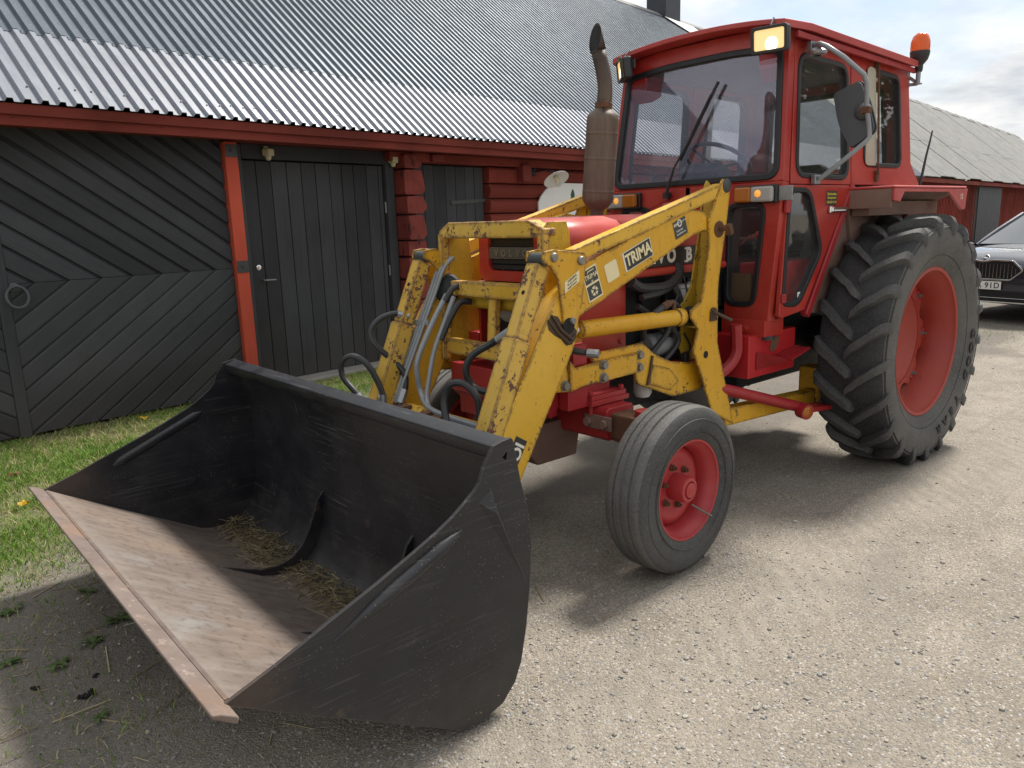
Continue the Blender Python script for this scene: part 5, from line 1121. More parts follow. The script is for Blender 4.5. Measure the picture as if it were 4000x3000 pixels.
# ------------------------------------------------------------------ front loader
LD = thing('front_loader', 'worn yellow front loader frame mounted on the red tractor', 'loader', (2.6, 0, 0))
def sy(p, s): return (p[0], p[1]*s, p[2])
for s in (1, -1):
    nm = 'near' if s > 0 else 'far'
    # upright post: outer plate, inner plate, web
    rear = [(1.512, 1.728), (1.478, 1.705), (1.500, 1.539), (1.560, 1.235), (1.566, 1.172), (1.560, .898), (1.495, .714), (1.390, .421)]
    front = [(1.592, .515), (1.701, .745), (1.770, .875), (1.735, .985), (1.792, 1.045), (1.800, 1.085), (1.715, 1.125), (1.698, 1.168), (1.655, 1.393), (1.662, 1.535), (1.648, 1.552), (1.565, 1.708), (1.545, 1.728)]
    po = MB(); po.prism(rear+front, 'y', s*.470, s*.482); post_ = obj('loader_post', po, M['yellow'], LD, .003, label=('yellow loader post with cylinder pin in front of the cab' if s > 0 else None))
    pi_ = MB(); pi_.prism([(x-.0, z) for x, z in rear[:6]]+[(1.52, .80), (1.68, .80), (1.74, .90), (1.71, .99), (1.77, 1.06), (1.68, 1.13), (1.635, 1.19), (1.575, 1.46), (1.555, 1.60), (1.53, 1.70)], 'y', s*.352, s*.364); obj('post_inner_plate', pi_, M['yellow_moss'], post_, .003)
    wb = MB(); wb.prism([(1.535, 1.62), (1.545, 1.62), (1.60, 1.17), (1.60, .85), (1.585, .85), (1.585, 1.17)], 'y', s*.365, s*.469); wb.box((1.58, s*.365, .99), (1.74, s*.469, 1.0)); obj('post_web', wb, M['yellow_moss'], post_)
    pn = MB(); pn.lathe([(0, .012), (.020, .012), (.034, .004), (.036, 0)], (1.515, s*.482, 1.695), (0, s, 0), 18); obj('pivot_pin', pn, M['decal_grey'], post_)
    pn = MB(); pn.lathe([(.042, 0), (.042, .006), (0, .006)], (1.575, s*.482, 1.48), (0, s, 0), 16); pn.cyl((1.575, s*.48, 1.485), (1.575, s*.53, 1.485), .014, 10); pn.obox(Matrix.Translation((1.562, s*.535, 1.478)) @ Matrix.Rotation(R(20), 4, 'Y'), .03, .03, .055); obj('locking_pin', pn, M['rust'], post_, .003)
    pn = MB(); pn.prism(rnd_poly([(1.585, 1.085), (1.635, 1.085), (1.64, 1.015), (1.58, 1.015)], [.025, .025, .005, .005], 5), 'y', s*.4825, s*.490); pn.tube([(1.63, s*.50, 1.065), (1.575, s*.53, 1.035), (1.54, s*.55, 1.015)], .009, 8); obj('cylinder_pin', pn, M['weld'], post_)
    rh_ = MB(); rh_.lathe([(0, .001), (.020, .001)], (1.665, s*.4825, .845), (0, s, 0), 14); obj('post_hole', rh_, M['darkgap'], post_)
    # lower beam to the rear
    lb = MB(); lb.add([(1.46, s*.405, .415), (1.46, s*.475, .415), (.42, s*.475, .365), (.42, s*.405, .365), (1.46, s*.405, .515), (1.46, s*.475, .515), (.42, s*.475, .455), (.42, s*.405, .455)], [(3,2,1,0),(4,5,6,7),(0,1,5,4),(1,2,6,5),(2,3,7,6),(3,0,4,7)]); lb.box((.36, s*.36, .36), (.48, s*.50, .60)); obj('rear_beam', lb, M['yellow'], LD, .006)
    # top link bar
    lk = MB(); lk.bar((2.615, s*.445, 1.395), (1.525, s*.445, 1.678), .062, .062, Z_); lko = obj('top_link', lk, M['yellow_pale'], LD, .003)
    # main arm (tapered at the rear end)
    ar = MB(); ar.prism([(2.60, 1.345), (1.93, 1.556), (1.80, 1.586), (1.690, 1.572), (1.640, 1.535), (1.640, 1.470), (1.690, 1.478), (1.78, 1.452), (2.44, 1.190), (2.640, 1.115)], 'y', s*.385, s*.468); arm = obj('loader_arm', ar, M['yellow'], LD, .004, segs=2, label=('near yellow loader arm with lettering' if s > 0 else None))
    # knuckle plate, outer and inner
    kn = [(2.800, 1.425), (2.745, 1.432), (2.560, 1.412), (2.545, 1.395), (2.575, 1.20), (2.60, 1.125), (2.645, 1.090), (2.690, 1.115), (2.700, 1.18), (2.722, 1.31), (2.765, 1.365), (2.805, 1.385)]
    for y0, y1 in ((.469, .481), (.372, .384)):
        k_ = MB(); k_.prism(kn, 'y', s*y0, s*y1); ko = obj('knuckle_plate', k_, M['yellow'], LD, .003)
        if y0 > .4:
            b_ = MB()
            for (x, z, r) in ((2.745, 1.400, .020), (2.585, 1.378, .020), (2.640, 1.125, .016)): b_.lathe([(0, .012), (r*.8, .012), (r, .006), (r, 0)], (x, s*y1, z), (0, s, 0), 16)
            obj('knuckle_pin', b_, M['bolt'], ko)
            g_ = MB(); g_.lathe([(.035, .0005), (0, .001)], (2.662, s*y1, 1.105), (0, s, 0), 18); obj('grease', g_, M['darkgap'], ko)
    # leg
    lg = MB(); lg.prism([(2.598, 1.30), (2.700, 1.24), (2.795, 1.115), (3.235, .40), (3.20, .22), (3.13, .20), (3.06, .30), (2.628, .985), (2.588, 1.08)], 'y', s*.372, s*.468); leg = obj('loader_leg', lg, M['yellow_pale'], LD, .004, segs=2, label=('pale scratched yellow loader leg running down to the bucket' if s > 0 else None))
    wd_ = MB(); wd_.tube([(2.612, s*.474, 1.06), (2.64, s*.476, 1.045), (2.70, s*.476, 1.09), (2.755, s*.474, 1.16)], [.004, .007, .007, .004], 8); wd_.tube([(2.62, s*.472, 1.04), (2.66, s*.475, 1.03), (2.72, s*.474, 1.08), (2.775, s*.472, 1.14)], [.003, .006, .006, .003], 8); obj('weld_seam', wd_, M['weld'], leg)
    bp_ = MB(); bp_.plate([(2.60, 1.075), (2.608, 1.045), (2.632, 1.020), (2.668, 1.018), (2.70, 1.052), (2.735, 1.070), (2.770, 1.098), (2.778, 1.128), (2.755, 1.160), (2.715, 1.150), (2.69, 1.115), (2.655, 1.098), (2.625, 1.10)], [], (0, s*.4684, 0), X_, Z_, (0, s*.0012, 0)); obj('burnt_patch', bp_, M['weld'], leg)
    # lift cylinder
    cy = MB(); cy.cyl((1.815, s*.425, 1.052), (2.545, s*.425, 1.070), .040, 24); cy.cyl((1.80, s*.425, 1.052), (1.85, s*.425, 1.053), .044, 24); lc = obj('lift_cylinder', cy, M['yellow'], LD, smooth=40)
    rd = MB(); rd.cyl((2.54, s*.425, 1.070), (2.62, s*.425, 1.075), .022, 16); rd.lathe([(.036, -.03), (.036, .03), (0, .03)], (2.635, s*.425, 1.08), Y_, 16); obj('piston_rod', rd, M['chrome'], lc)
    ey = MB(); ey.cyl((1.70, s*.395, 1.05), (1.70, s*.455, 1.05), .045, 16); ey.bar((1.70, s*.425, 1.05), (1.81, s*.425, 1.052), .05, .06, Z_); obj('cylinder_eye', ey, M['engine'], lc)
    fit = MB(); fit.tube([(1.86, s*.425, 1.09), (1.86, s*.425, 1.125), (1.875, s*.425, 1.135), (1.90, s*.425, 1.13)], .011, 8); fit.cyl((1.90, s*.425, 1.13), (1.95, s*.425, 1.115), .018, 10); obj('hose_fitting', fit, M['rust'], lc)
    hoses('hydraulic_hose', [([(1.95, s*.425, 1.115), (2.03, s*.425, 1.08), (2.06, s*.40, 1.02), (2.02, s*.36, .96)], .016)], lc)
    # tilt cylinder in front of the leg
    t0, t1 = Vector((2.775, s*.425, 1.385)), Vector((3.19, s*.425, .45))
    d_ = (t1-t0).normalized(); n_ = Vector((-d_.z, 0, d_.x))
    tc_ = MB(); tc_.bar(t0+d_*.02, t0+d_*.36, .072, .072, n_); tc_.bar(t0+d_*.345, t1, .088, .088, n_); tco = obj('tilt_cylinder', tc_, M['yellow_worn'], LD, .005, segs=2, label=('flaking yellow tilt cylinder beside the grille guard' if s > 0 else None))
    bs = MB(); bs.cyl(t0-Y_*.056+Vector((0, 0, .008)), t0+Y_*.050+Vector((0, 0, .008)), .028, 22); obj('tilt_pin', bs, M['decal_grey'], tco, .004)
    # flat clip and hole
    hp = MB(); hp.lathe([(0, .001), (.010, .001)], t0+d_*.15-n_*.0365*(1 if n_.x < 0 else -1), Vector((1, 0, .4)), 10); obj('drain_hole', hp, M['darkgap'], tco)
    # subframe side plates
    sf = MB(); sf.prism([(2.72, .811), (2.648, .962), (2.625, .954), (2.605, .796)], 'y', s*.405, s*.425); sfo = obj('subframe_end', sf, M['yellow'], LD, .004)
    sf = MB(); sf.prism([(2.61, .945), (2.57, .90), (2.447, .906), (2.147, .915), (2.147, .815), (2.528, .809), (2.605, .796)], 'y', s*.412, s*.432); obj('subframe_plate', sf, M['yellow'], LD, .004)
    sf = MB(); sf.prism([(2.44, .905), (2.44, .945), (2.085, .952), (1.992, .885), (1.857, .828), (1.70, .80), (1.59, .80), (1.59, .64), (1.744, .64), (1.838, .641), (2.119, .751), (2.146, .815), (2.146, .9)], 'y', s*.392, s*.411); sb = obj('subframe_plate', sf, M['yellow'], LD, .004)
    sf = MB(); sf.prism([(2.01, .835), (1.875, .795), (1.80, .72), (1.87, .68), (2.04, .74)], 'y', s*.4115, s*.419); obj('gusset_plate', sf, M['yellow'], LD, .003)
    sf = MB(); sf.tube([(2.015, s*.4155, .88), (2.035, s*.4165, .80), (2.055, s*.4155, .735)], .008, 6); obj('weld_seam', sf, M['weld'], LD)
    for (x, z, y) in ((2.394, .89, .432), (2.394, .831, .432), (2.112, .897, .411), (2.115, .836, .411), (2.639, .83, .425)):
        obj('bolt_head', MB().hexbolt((x, s*y, z), (0, s, 0), .0185, .016), M['bolt'], LD)
    sf = MB(); sf.prism([(2.56, .90), (2.47, .90), (2.47, 1.0), (2.56, 1.0)], 'y', s*.28, s*.404); obj('subframe_bracket', sf, M['red_dirty'], LD, .006); obj('subframe_bracket', MB().box((1.62, s*.17, .70), (1.70, s*.39, .80)), M['red_dirty'], LD, .006)
    # grille guard side plates
    gs = MB(); gs.prism([(2.695, 1.515), (2.66, 1.545), (2.55, 1.545), (2.535, 1.50), (2.50, 1.20), (2.46, .98), (2.60, .86), (2.67, .845), (2.72, .88), (2.695, 1.10)], 'y', s*.356, s*.366); obj('guard_side_plate', gs, M['yellow_moss'], LD, .003)
    ga = MB(); ga.bar((2.690, s*.362, 1.50), (2.690, s*.362, 1.10), .034, .045, X_); ga.bar((2.690, s*.362, 1.11), (2.715, s*.345, .875), .034, .045, X_); obj('guard_upright', ga, M['yellow_worn'], LD, .004)
# guard: top bar with bent corners, crossbars, middle struts
gt = MB(); gt.prism([(-.378, 1.49), (-.378, 1.515), (-.30, 1.555), (.28, 1.555), (.378, 1.515), (.378, 1.49), (.345, 1.478), (-.345, 1.478)], 'x', 2.625, 2.705); obj('guard_top_bar', gt, M['yellow_worn'], LD, .006)
gt = MB(); gt.bar((2.668, -.352, 1.235), (2.668, .352, 1.235), .06, .075, Z_); obj('guard_cross_bar', gt, M['yellow_worn'], LD, .008)
gt = MB(); gt.bar((2.690, -.345, .945), (2.690, .345, .945), .06, .075, Z_); obj('guard_cross_bar', gt, M['yellow_worn'], LD, .008)
for y in (0.0,): 
    gt = MB(); gt.bar((2.672, y, 1.20), (2.690, y, .975), .062, .03, X_); obj('guard_strut', gt, M['yellow_worn'], LD, .004)
# cross tubes between the legs, and hydraulic pipes on the low one
ctb = MB(); ctb.cyl((2.975, -.372, .64), (2.975, .372, .64), .052, 20); obj('cross_tube', ctb, M['yellow_worn'], LD)
ctb = MB(); ctb.cyl((2.60, -.372, 1.17), (2.60, .372, 1.17), .038, 18); obj('cross_tube', ctb, M['yellow_moss'], LD)
hoses('steel_pipe', [([(3.035, -.33, .68), (3.04, -.15, .675), (3.04, .10, .672), (3.04, .36, .67)], .012), ([(3.045, -.02, .66), (3.05, .15, .655), (3.05, .37, .652)], .010)], LD, 'pipe')
for y in (-.28, -.09): obj('pipe_clamp', MB().box((3.00, y-.025, .652), (3.058, y+.025, .70)), M['rust'], LD, .004)
for y in (-.33, .0): obj('pipe_nut', MB().tube([(3.038, y-.03, .676), (3.038, y+.03, .676)], .021, 6), M['rust'], LD)
# pipes clamped to the far arm, long rigid pair + bent pair
L0 = [(2.66, -.37, 1.385), (2.715, -.385, 1.33), (2.78, -.395, 1.19), (3.03, -.40, .70)]
for k, dy in enumerate((0, .024, .048)): hoses('steel_pipe', [([(x, y+dy, z) for x, y, z in L0], .0095)], LD, 'pipe')
obj('pipe_clamp', MB().bar((2.865, -.42, 1.075), (2.83, -.325, 1.075), .008, .028, Z_), M['pipe'], LD, .002)
hoses('steel_pipe', [([(2.76, -.26, 1.21), (2.83, -.255, 1.12), (2.90, -.25, 1.02), (2.955, -.25, .92), (2.965, -.25, .85), (2.96, -.23, .75), (3.0, -.08, .70), (3.01, .30, .69)], .0135),
                    ([(2.74, -.23, 1.20), (2.82, -.225, 1.06), (2.88, -.22, .95), (2.93, -.20, .83), (2.97, -.17, .73), (3.0, -.05, .68), (3.02, .30, .67)], .012)], LD, 'pipe')
hoses('hydraulic_hose', [([(2.69, -.25, 1.25), (2.73, -.255, 1.235), (2.78, -.255, 1.18)], .016), ([(2.66, -.20, 1.17), (2.72, -.21, 1.17), (2.78, -.215, 1.10), (2.84, -.22, 1.0)], .017),
    # far tilt cylinder: two loops standing out in front
    ([(2.90, -.405, 1.11), (2.96, -.43, 1.125), (3.03, -.46, 1.10), (3.075, -.47, 1.045), (3.07, -.44, .98), (3.00, -.40, .90), (2.965, -.36, .83), (2.985, -.34, .75), (3.03, -.33, .69)], .0150),
    ([(3.14, -.46, .70), (3.17, -.50, .76), (3.20, -.55, .83), (3.20, -.55, .90), (3.17, -.50, .935), (3.13, -.44, .90), (3.10, -.40, .82), (3.09, -.37, .74), (3.10, -.36, .69)], .0150),
    # near side loops
    ([(2.90, .37, 1.10), (2.915, .33, 1.075), (2.925, .27, 1.04), (2.97, .20, .99), (2.99, .17, .92), (2.97, .19, .85), (2.955, .27, .83)], .0160),
    ([(3.14, .24, .66), (3.12, .19, .72), (3.10, .15, .80), (3.08, .17, .87), (3.05, .23, .88), (3.03, .29, .83), (3.03, .31, .75), (3.04, .33, .68)], .0160),
    ([(2.63, .40, 1.0), (2.60, .46, .985), (2.58, .50, .98)], .015)], LD)
def ferr(p, q, r=.020): return MB().cyl(p, q, r, 10)
for p, q in (((2.895, -.40, 1.108), (2.945, -.425, 1.122)), ((2.985, -.338, .76), (3.02, -.332, .70)), ((3.14, -.455, .69), (3.165, -.49, .745)), ((3.095, -.365, .75), (3.10, -.36, .69)), ((2.90, .375, 1.102), (2.92, .31, 1.06)), ((2.575, .505, .978), (2.55, .55, .975))):
    obj('hose_ferrule', ferr(p, q), M['steel'], LD)
gq = MB(); gq.lathe([(.075, 0), (.065, .012), (.03, .02), (0, .022)], (2.70, -.335, 1.235), Vector((.8, .5, .2)), 16); obj('grease_lump', gq, M['engine'], LD)
# decals on the near side of the arm (arm direction in the picture)
ad = Vector((-.86, 0, .305)).normalized(); an_ = Vector((ad.z, 0, -ad.x)) if Vector((ad.z, 0, -ad.x)).z > 0 else Vector((-ad.z, 0, ad.x))
for s in (1, -1):
    yo = s*.4685
    rd_ = ad if s > 0 else -ad
    def dec(name, c0, w, h, mat, lift=.0008, corner=.0, par=arm): 
        c1 = Vector((c0[0], yo+s*lift, c0[1])); b_ = MB(); pl_ = [(-w/2, -h/2), (w/2, -h/2), (w/2, h/2), (-w/2, h/2)]; pl_ = rnd_poly(pl_, corner, 4) if corner else pl_
        b_.plate(pl_, [], c1, ad, an_, (0, s*.0008, 0)); return obj(name, b_, M[mat], LD), c1+Vector((0, s*.001, 0))
    A0 = Vector((2.50, 0, 1.275))
    def at(d): q = A0+ad*d; return (q.x, q.z)
    _, q = dec('sticker', at(.0), .095, .150, 'decal_cream'); _, q = dec('sticker', (at(.0)[0]+an_.x*.036, at(0)[1]+an_.z*.036), .083, .062, 'decal_grey', .0018); text('sticker_lettering', 'trima2', M['decal_cream'], q+an_*-.003, rd_, an_, .030, LD, .0006)
    tv = MB(); tv.plate([(-.008, -.022), (0, -.030), (.008, -.022), (.004, -.022), (0, -.025), (-.004, -.022)], [], q, rd_, an_, (0, s*.0006, 0)); tv.plate([(-.02, .016), (-.014, .024), (.026, .024), (.026, .020), (-.012, .020), (-.016, .014)], [], q, rd_, an_, (0, s*.0006, 0)); obj('sticker_mark', tv, M['decal_cream'], LD)
    _, q = dec('sticker', (at(.0)[0]-an_.x*.036, at(0)[1]-an_.z*.036), .083, .062, 'decal_grey', .0018)
    fl = MB()
    for i in range(5):
        a = 2*math.pi*i/5; b0 = Vector((math.cos(a), math.sin(a))); b1 = Vector((math.cos(a+.9), math.sin(a+.9))); fl.plate([tuple(b0*.008), tuple(b0*.024), tuple(b1*.022), tuple(b1*.013)], [], q, rd_, an_, (0, s*.0006, 0))
    obj('sticker_mark', fl, M['decal_cream'], LD)
    dec('sticker', at(.135), .085, .085, 'decal_cream', corner=.012)
    _, q = dec('sticker', at(.325), .205, .090, 'decal_white', .0006); _, q = dec('sticker', at(.328), .190, .083, 'decal_black', .0018); text('arm_lettering', 'trima', M['decal_cream'], q, rd_, an_, .076, LD, .0006, .86)
    _, q = dec('sticker', at(.660), .100, .085, 'decal_grey', corner=.004); text('sticker_lettering', 'eks', M['decal_white'], q+an_*.024-rd_*.026, rd_, an_, .018, LD, .0006); text('sticker_lettering', 'mfg', M['decal_white'], q+an_*.026+rd_*.028, rd_, an_, .007, LD, .0006); text('sticker_lettering', 'typ', M['decal_white'], q-an_*.010-rd_*.01, rd_, an_, .012, LD, .0006); text('sticker_lettering', 'ser', M['decal_white'], q-an_*.026, rd_, an_, .010, LD, .0006)
    rg_ = MB(); rg_.lathe([(.012, 0), (.015, .001), (.017, .001), (.018, 0)], q+an_*.024, (0, s, 0), 20); obj('sticker_mark', rg_, M['decal_white'], LD)
    # warning label on the knuckle
    w0 = Vector((2.640, s*.4822, 1.292)); wx = (rd_*.97+Vector((0, 0, .15))).normalized(); wy = Vector((0, 0, 1))
    b_ = MB(); b_.plate([(-.05, -.024), (.05, -.024), (.05, .024), (-.05, .024)], [], w0, wx, wy, (0, s*.0008, 0)); obj('sticker', b_, M['decal_cream'], LD)
    for k, dz, sz in (('varn', .014, .014), ('varn2', 0, .011), ('varn3', -.014, .011)): text('sticker_lettering', k, M['decal_black'], w0+Vector((0, s*.001, dz)), wx, wy, sz, LD, .0006)
    l0 = Vector((2.975, s*.4685, .60)); lx = Vector((.52, 0, -.85)) if s > 0 else Vector((-.52, 0, .85))
    b_ = MB(); b_.plate([(-.07, -.035), (.07, -.035), (.07, .035), (-.07, .035)], [], l0, lx, Vector((.85, 0, .52)), (0, s*.0008, 0)); obj('sticker', b_, M['decal_black'], LD); text('leg_lettering', 'lor', M['decal_white'], l0+Vector((0, s*.001, 0)), -lx, Vector((-.85, 0, -.52)), .075, LD, .0006)

# ------------------------------------------------------------------ bucket
BK = thing('loader_bucket', 'scratched black loader bucket with rusty floor and straw inside', 'bucket', (3.75, 0, 0))
BW = 1.08
pin = [(3.505, .875), (3.475, .70), (3.457, .52), (3.460, .37), (3.476, .23), (3.515, .125), (3.575, .062), (3.65, .036), (3.74, .034), (3.80, .052), (3.90, .108), (4.16, .257), (4.445, .424)]
def shell(poly, th, y0, y1):
    """plate swept along y; poly is the inner (upper) face, th goes outward/below"""
    out_ = []
    for i in range(len(poly)):
        a = Vector(poly[max(i-1, 0)]); b = Vector(poly[min(i+1, len(poly)-1)]); t_ = (b-a).normalized(); n = Vector((t_.y, -t_.x)); p = Vector(poly[i]); out_.append(tuple(p+n*th))
    c3 = Vector(poly[len(poly)//2]); 
    mb = MB(); mb.prism(list(poly)+list(reversed(out_)), 'y', y0, y1); return mb
bkp = shell(pin[:8], -.012, -BW+.012, BW-.012); obj('back_plate', bkp, M['bucket'], BK)
flp = shell(pin[7:], -.014, -BW+.012, BW-.012); obj('floor_plate', flp, M['bucket_floor'], BK)
ol = [(4.452, .436), (4.35, .372), (3.80, .042), (3.745, .010), (3.66, .014), (3.59, .032), (3.535, .085), (3.506, .147), (3.480, .26), (3.462, .383), (3.448, .529), (3.452, .62), (3.467, .694), (3.485, .757), (3.512, .898), (3.520, .906), (3.556, .902), (3.590, .894), (3.630, .840), (3.647, .794), (3.668, .772), (3.702, .747), (3.755, .712), (3.811, .683), (3.91, .640), (4.011, .598), (4.152, .545), (4.30, .488)]
sl_hole = rnd_poly([(3.535, .868), (3.560, .850), (3.540, .838)], .006, 3)
for s in (1, -1):
    p_ = MB(); p_.plate(ol, [sl_hole], (0, s*(BW-.011), 0), X_, Z_, (0, s*.012, 0)); spo = obj('side_plate', p_, M['bucket'], BK, .0015)
    # pressed rib, raised outwards (a groove inside)
    rb = MB(); a, b = Vector((4.155, s*(BW+.0), .482)), Vector((3.722, s*(BW+.0), .664)); d_ = (b-a).normalized(); nn = Vector((-d_.z, 0, d_.x)); prof = []
    N_ = 12; rings = []
    for i in range(N_+1):
        t_ = i/N_; w_ = .024*min(1, math.sin(math.pi*min(max(t_*4, 0), 2)/4+.0001) if t_ < .5 else math.sin(math.pi*min((1-t_)*12, 2)/4+.0001)); w_ = max(.004, w_); hgt = .021*(w_/.024); c0 = a+(b-a)*t_
        rings.append([c0+nn*(w_*math.cos(k*math.pi/8))+Vector((0, s*hgt*math.sin(k*math.pi/8), 0)) for k in range(9)])
    o = 0
    for r_ in rings: rb.v += [tuple(p) for p in r_]
    for i in range(N_): rb.f += [(i*9+k, i*9+k+1, (i+1)*9+k+1, (i+1)*9+k) for k in range(8)]
    obj('pressed_rib', rb, M['bucket'], spo, smooth=60)
    rb2 = MB(); gi = s*(BW-.0115)
    for sgn, (ya, yb) in ((1, (0, 0)),):
        rings = []
        for i in range(N_+1):
            t_ = i/N_; w_ = .022 if 0 < i < N_ else .004; c0 = a+(b-a)*t_; c0.y = gi; hgt = .010 if 0 < i < N_ else .001
            rings.append([c0+nn*(w_*math.cos(k*math.pi/8))-Vector((0, s*hgt*math.sin(k*math.pi/8), 0)) for k in range(9)])
        for r_ in rings: rb2.v += [tuple(p) for p in r_]
        for i in range(N_): rb2.f += [(i*9+k, i*9+k+1, (i+1)*9+k+1, (i+1)*9+k) for k in range(8)]
    obj('pressed_rib', rb2, M['bucket'], spo, smooth=60)
    # stiffening fold near the heel: slender pyramid
    fd = MB(); q = [Vector((3.605, s*BW, .765)), Vector((3.655, s*BW, .735)), Vector((3.466, s*BW, .395)), Vector((3.60, s*(BW+.022), .69))]; fd.add([q[0], q[1], q[2], q[3]], [(0,1,3),(1,2,3),(2,0,3)]); obj('side_fold', fd, M['bucket'], spo, smooth=0)
tb_ = MB(); tb_.prism(rnd_poly([(3.512, .845), (3.570, .838), (3.582, .886), (3.520, .905)], .008, 3), 'y', -BW+.013, BW-.013); obj('top_rim', tb_, M['bucket'], BK)
hk = MB(); hk.lathe([(0, .001), (.011, .001), (.016, .002), (.018, 0)], (3.494, .885, .79), X_, 14); obj('bolt_hole', hk, M['rust'], BK)
ce = MB(); ce.prism([(4.436, .420), (4.440, .432), (4.478, .455), (4.502, .463), (4.501, .450), (4.445, .410)], 'y', -BW-.020, BW+.060); obj('cutting_edge', ce, M['cut_edge'], BK, .006)
wl_ = MB(); wl_.tube([(4.437, y, .430) for y in (-1.06, -.5, 0, .5, 1.06)], .008, 6); obj('weld_seam', wl_, M['cut_edge'], BK)
for y in (-.31, .42):
    gp = [(4.15, .252), (3.98, .166), (3.80, .092), (3.72, .086), (3.65, .105), (3.60, .145), (3.558, .21), (3.530, .28), (3.505, .34), (3.462, .385), (3.460, .36), (3.466, .28), (3.50, .15), (3.57, .068), (3.65, .040), (3.74, .038), (3.80, .056), (3.90, .112)]
    g_ = MB(); g_.prism(gp, 'y', y-.006, y+.006); obj('inner_rib', g_, M['bucket'], BK)
for s in (1, -1):
    hk = MB(); hk.prism([(3.455, .62), (3.30, .66), (3.20, .60), (3.10, .32), (3.16, .20), (3.30, .18), (3.475, .25)], 'y', s*.335, s*.36); hk.prism([(3.455, .62), (3.30, .66), (3.20, .60), (3.10, .32), (3.16, .20), (3.30, .18), (3.475, .25)], 'y', s*.48, s*.50); obj('bucket_hanger', hk, M['bucket'], BK, .004)
# straw and chaff lying in the bucket
def floor_z(x):
    for (x0, z0), (x1, z1) in zip(pin[6:-1], pin[7:]):
        if x0 <= x <= x1: return z0+(z1-z0)*(x-x0)/(x1-x0)
    return .06
stw = MB()
def stalk(mb, p, d, L, w):
    d = Vector(d).normalized(); sd_ = d.cross(Vector((rnd.uniform(-1, 1), rnd.uniform(-1, 1), rnd.uniform(-1, 1)))).normalized()*w; up = d.cross(sd_).normalized()*w
    p = Vector(p); q = p+d*L; o = len(mb.v); mb.v += [tuple(p+sd_), tuple(p-sd_*.5+up), tuple(p-sd_*.5-up), tuple(q+sd_), tuple(q-sd_*.5+up), tuple(q-sd_*.5-up)]
    mb.f += [(o, o+1, o+4, o+3), (o+1, o+2, o+5, o+4), (o+2, o, o+3, o+5)]
for i in range(4200):
    y = rnd.uniform(-1.04, 1.04); x = min(3.86, max(3.53, rnd.gauss(3.665, .07)))
    if abs(y+.31) < .02 or abs(y-.42) < .02: continue
    h = .055*math.exp(-((x-3.64)/.085)**2)*(.55+.45*math.sin(y*5+1)**2)
    p = (x, y, floor_z(x)+rnd.uniform(0, h)+.004); a = rnd.uniform(0, 6.28); stalk(stw, p, (math.cos(a)*.8, math.sin(a), rnd.gauss(.02, .16)), rnd.uniform(.02, .075), rnd.uniform(.0007, .0017))
for i in range(24):
    y = rnd.uniform(-.9, .95); x = rnd.uniform(3.58, 3.8); a = rnd.uniform(0, 6.28); stalk(stw, (x, y, floor_z(x)+.03), (math.cos(a), math.sin(a), rnd.uniform(.1, .5)), rnd.uniform(.10, .2), .0017)
tag(obj('straw', stw, M['straw']), 'dry straw and hay lying in the back of the black bucket', 'straw', kind='stuff')
cf_ = MB()
for i in range(3800):
    if rnd.random() < .5: 
        x = rnd.uniform(3.75, 4.42); y = rnd.uniform(-1.0, 1.04)
        if mnoise.noise(Vector((x*5, y*3.2, 0))) < .05: continue
    else: x = min(4.40, max(3.7, rnd.gauss(4.30, .06))); y = rnd.uniform(-1.03, .7)
    a = rnd.uniform(0, 6.28); stalk(cf_, (x, y, floor_z(x)+.003), (math.cos(a)*.86, math.sin(a), math.cos(a)*.5), rnd.uniform(.004, .014), rnd.uniform(.0008, .0018))
tag(obj('chaff', cf_, M['chaff']), 'pale chaff and grains scattered on the rusty bucket floor', 'chaff', kind='stuff')

# ------------------------------------------------------------------ parked car at the right
CR = thing('parked_car', 'dark blue estate car with slatted grille parked behind the rear wheel', 'car', (-6.75, -.95, 0))
ROOTINV[CR.name] = Matrix.Identity(4); CR.rotation_euler = (0, 0, R(-12))
# car frame: nose at x = 0, pointing +x; local coordinates
def car_obj(name, mb, mat, parent=CR, bevel=0, smooth=40, sub=0):
    o = obj(name, mb, mat, parent, bevel, smooth); o.matrix_parent_inverse = Matrix.Identity(4)
    if sub: m = o.modifiers.new('sub', 'SUBSURF'); m.levels = m.render_levels = sub
    return o
def loft(secs, cap=True):
    mb = MB(); n = len(secs[0])
    for s_ in secs: mb.v += s_
    for i in range(len(secs)-1):
        for k in range(n-1): mb.f.append((i*n+k, i*n+k+1, (i+1)*n+k+1, (i+1)*n+k))
    if cap: mb.f += [tuple(range(n)), tuple(range(len(mb.v)-1, len(mb.v)-n-1, -1))]
    return mb
def sec(x, hw, zb, zs, zt, tuck=.9):
    h = [(hw*.80, zb), (hw*.97, zb+.06), (hw, zb+.25), (hw*.985, zs), (hw*tuck, zt-.02), (hw*.5, zt+.015), (0, zt+.025)]
    return [(x, -y, z) for y, z in h] + [(x, y, z) for y, z in reversed(h[:-1])]
body = loft([sec(.0, .56, .28, .60, .76), sec(-.05, .74, .22, .66, .82), sec(-.18, .86, .20, .74, .875), sec(-.45, .915, .20, .80, .93), sec(-1.05, .93, .20, .86, 1.0), sec(-1.6, .93, .20, .90, 1.03), sec(-3.0, .93, .20, .92, 1.03), sec(-4.2, .92, .22, .93, 1.02), sec(-4.6, .86, .28, .90, .98), sec(-4.72, .75, .35, .80, .9)])
cbody = car_obj('car_body', body, M['carpaint'], sub=2)
gh = [(-1.12, .82, 1.0, .80, 1.02), (-1.55, .80, 1.0, .66, 1.27), (-1.95, .79, 1.0, .60, 1.42), (-2.6, .80, 1.0, .60, 1.47), (-3.6, .79, 1.0, .60, 1.45), (-4.2, .76, 1.0, .56, 1.36), (-4.60, .72, .98, .62, 1.02)]
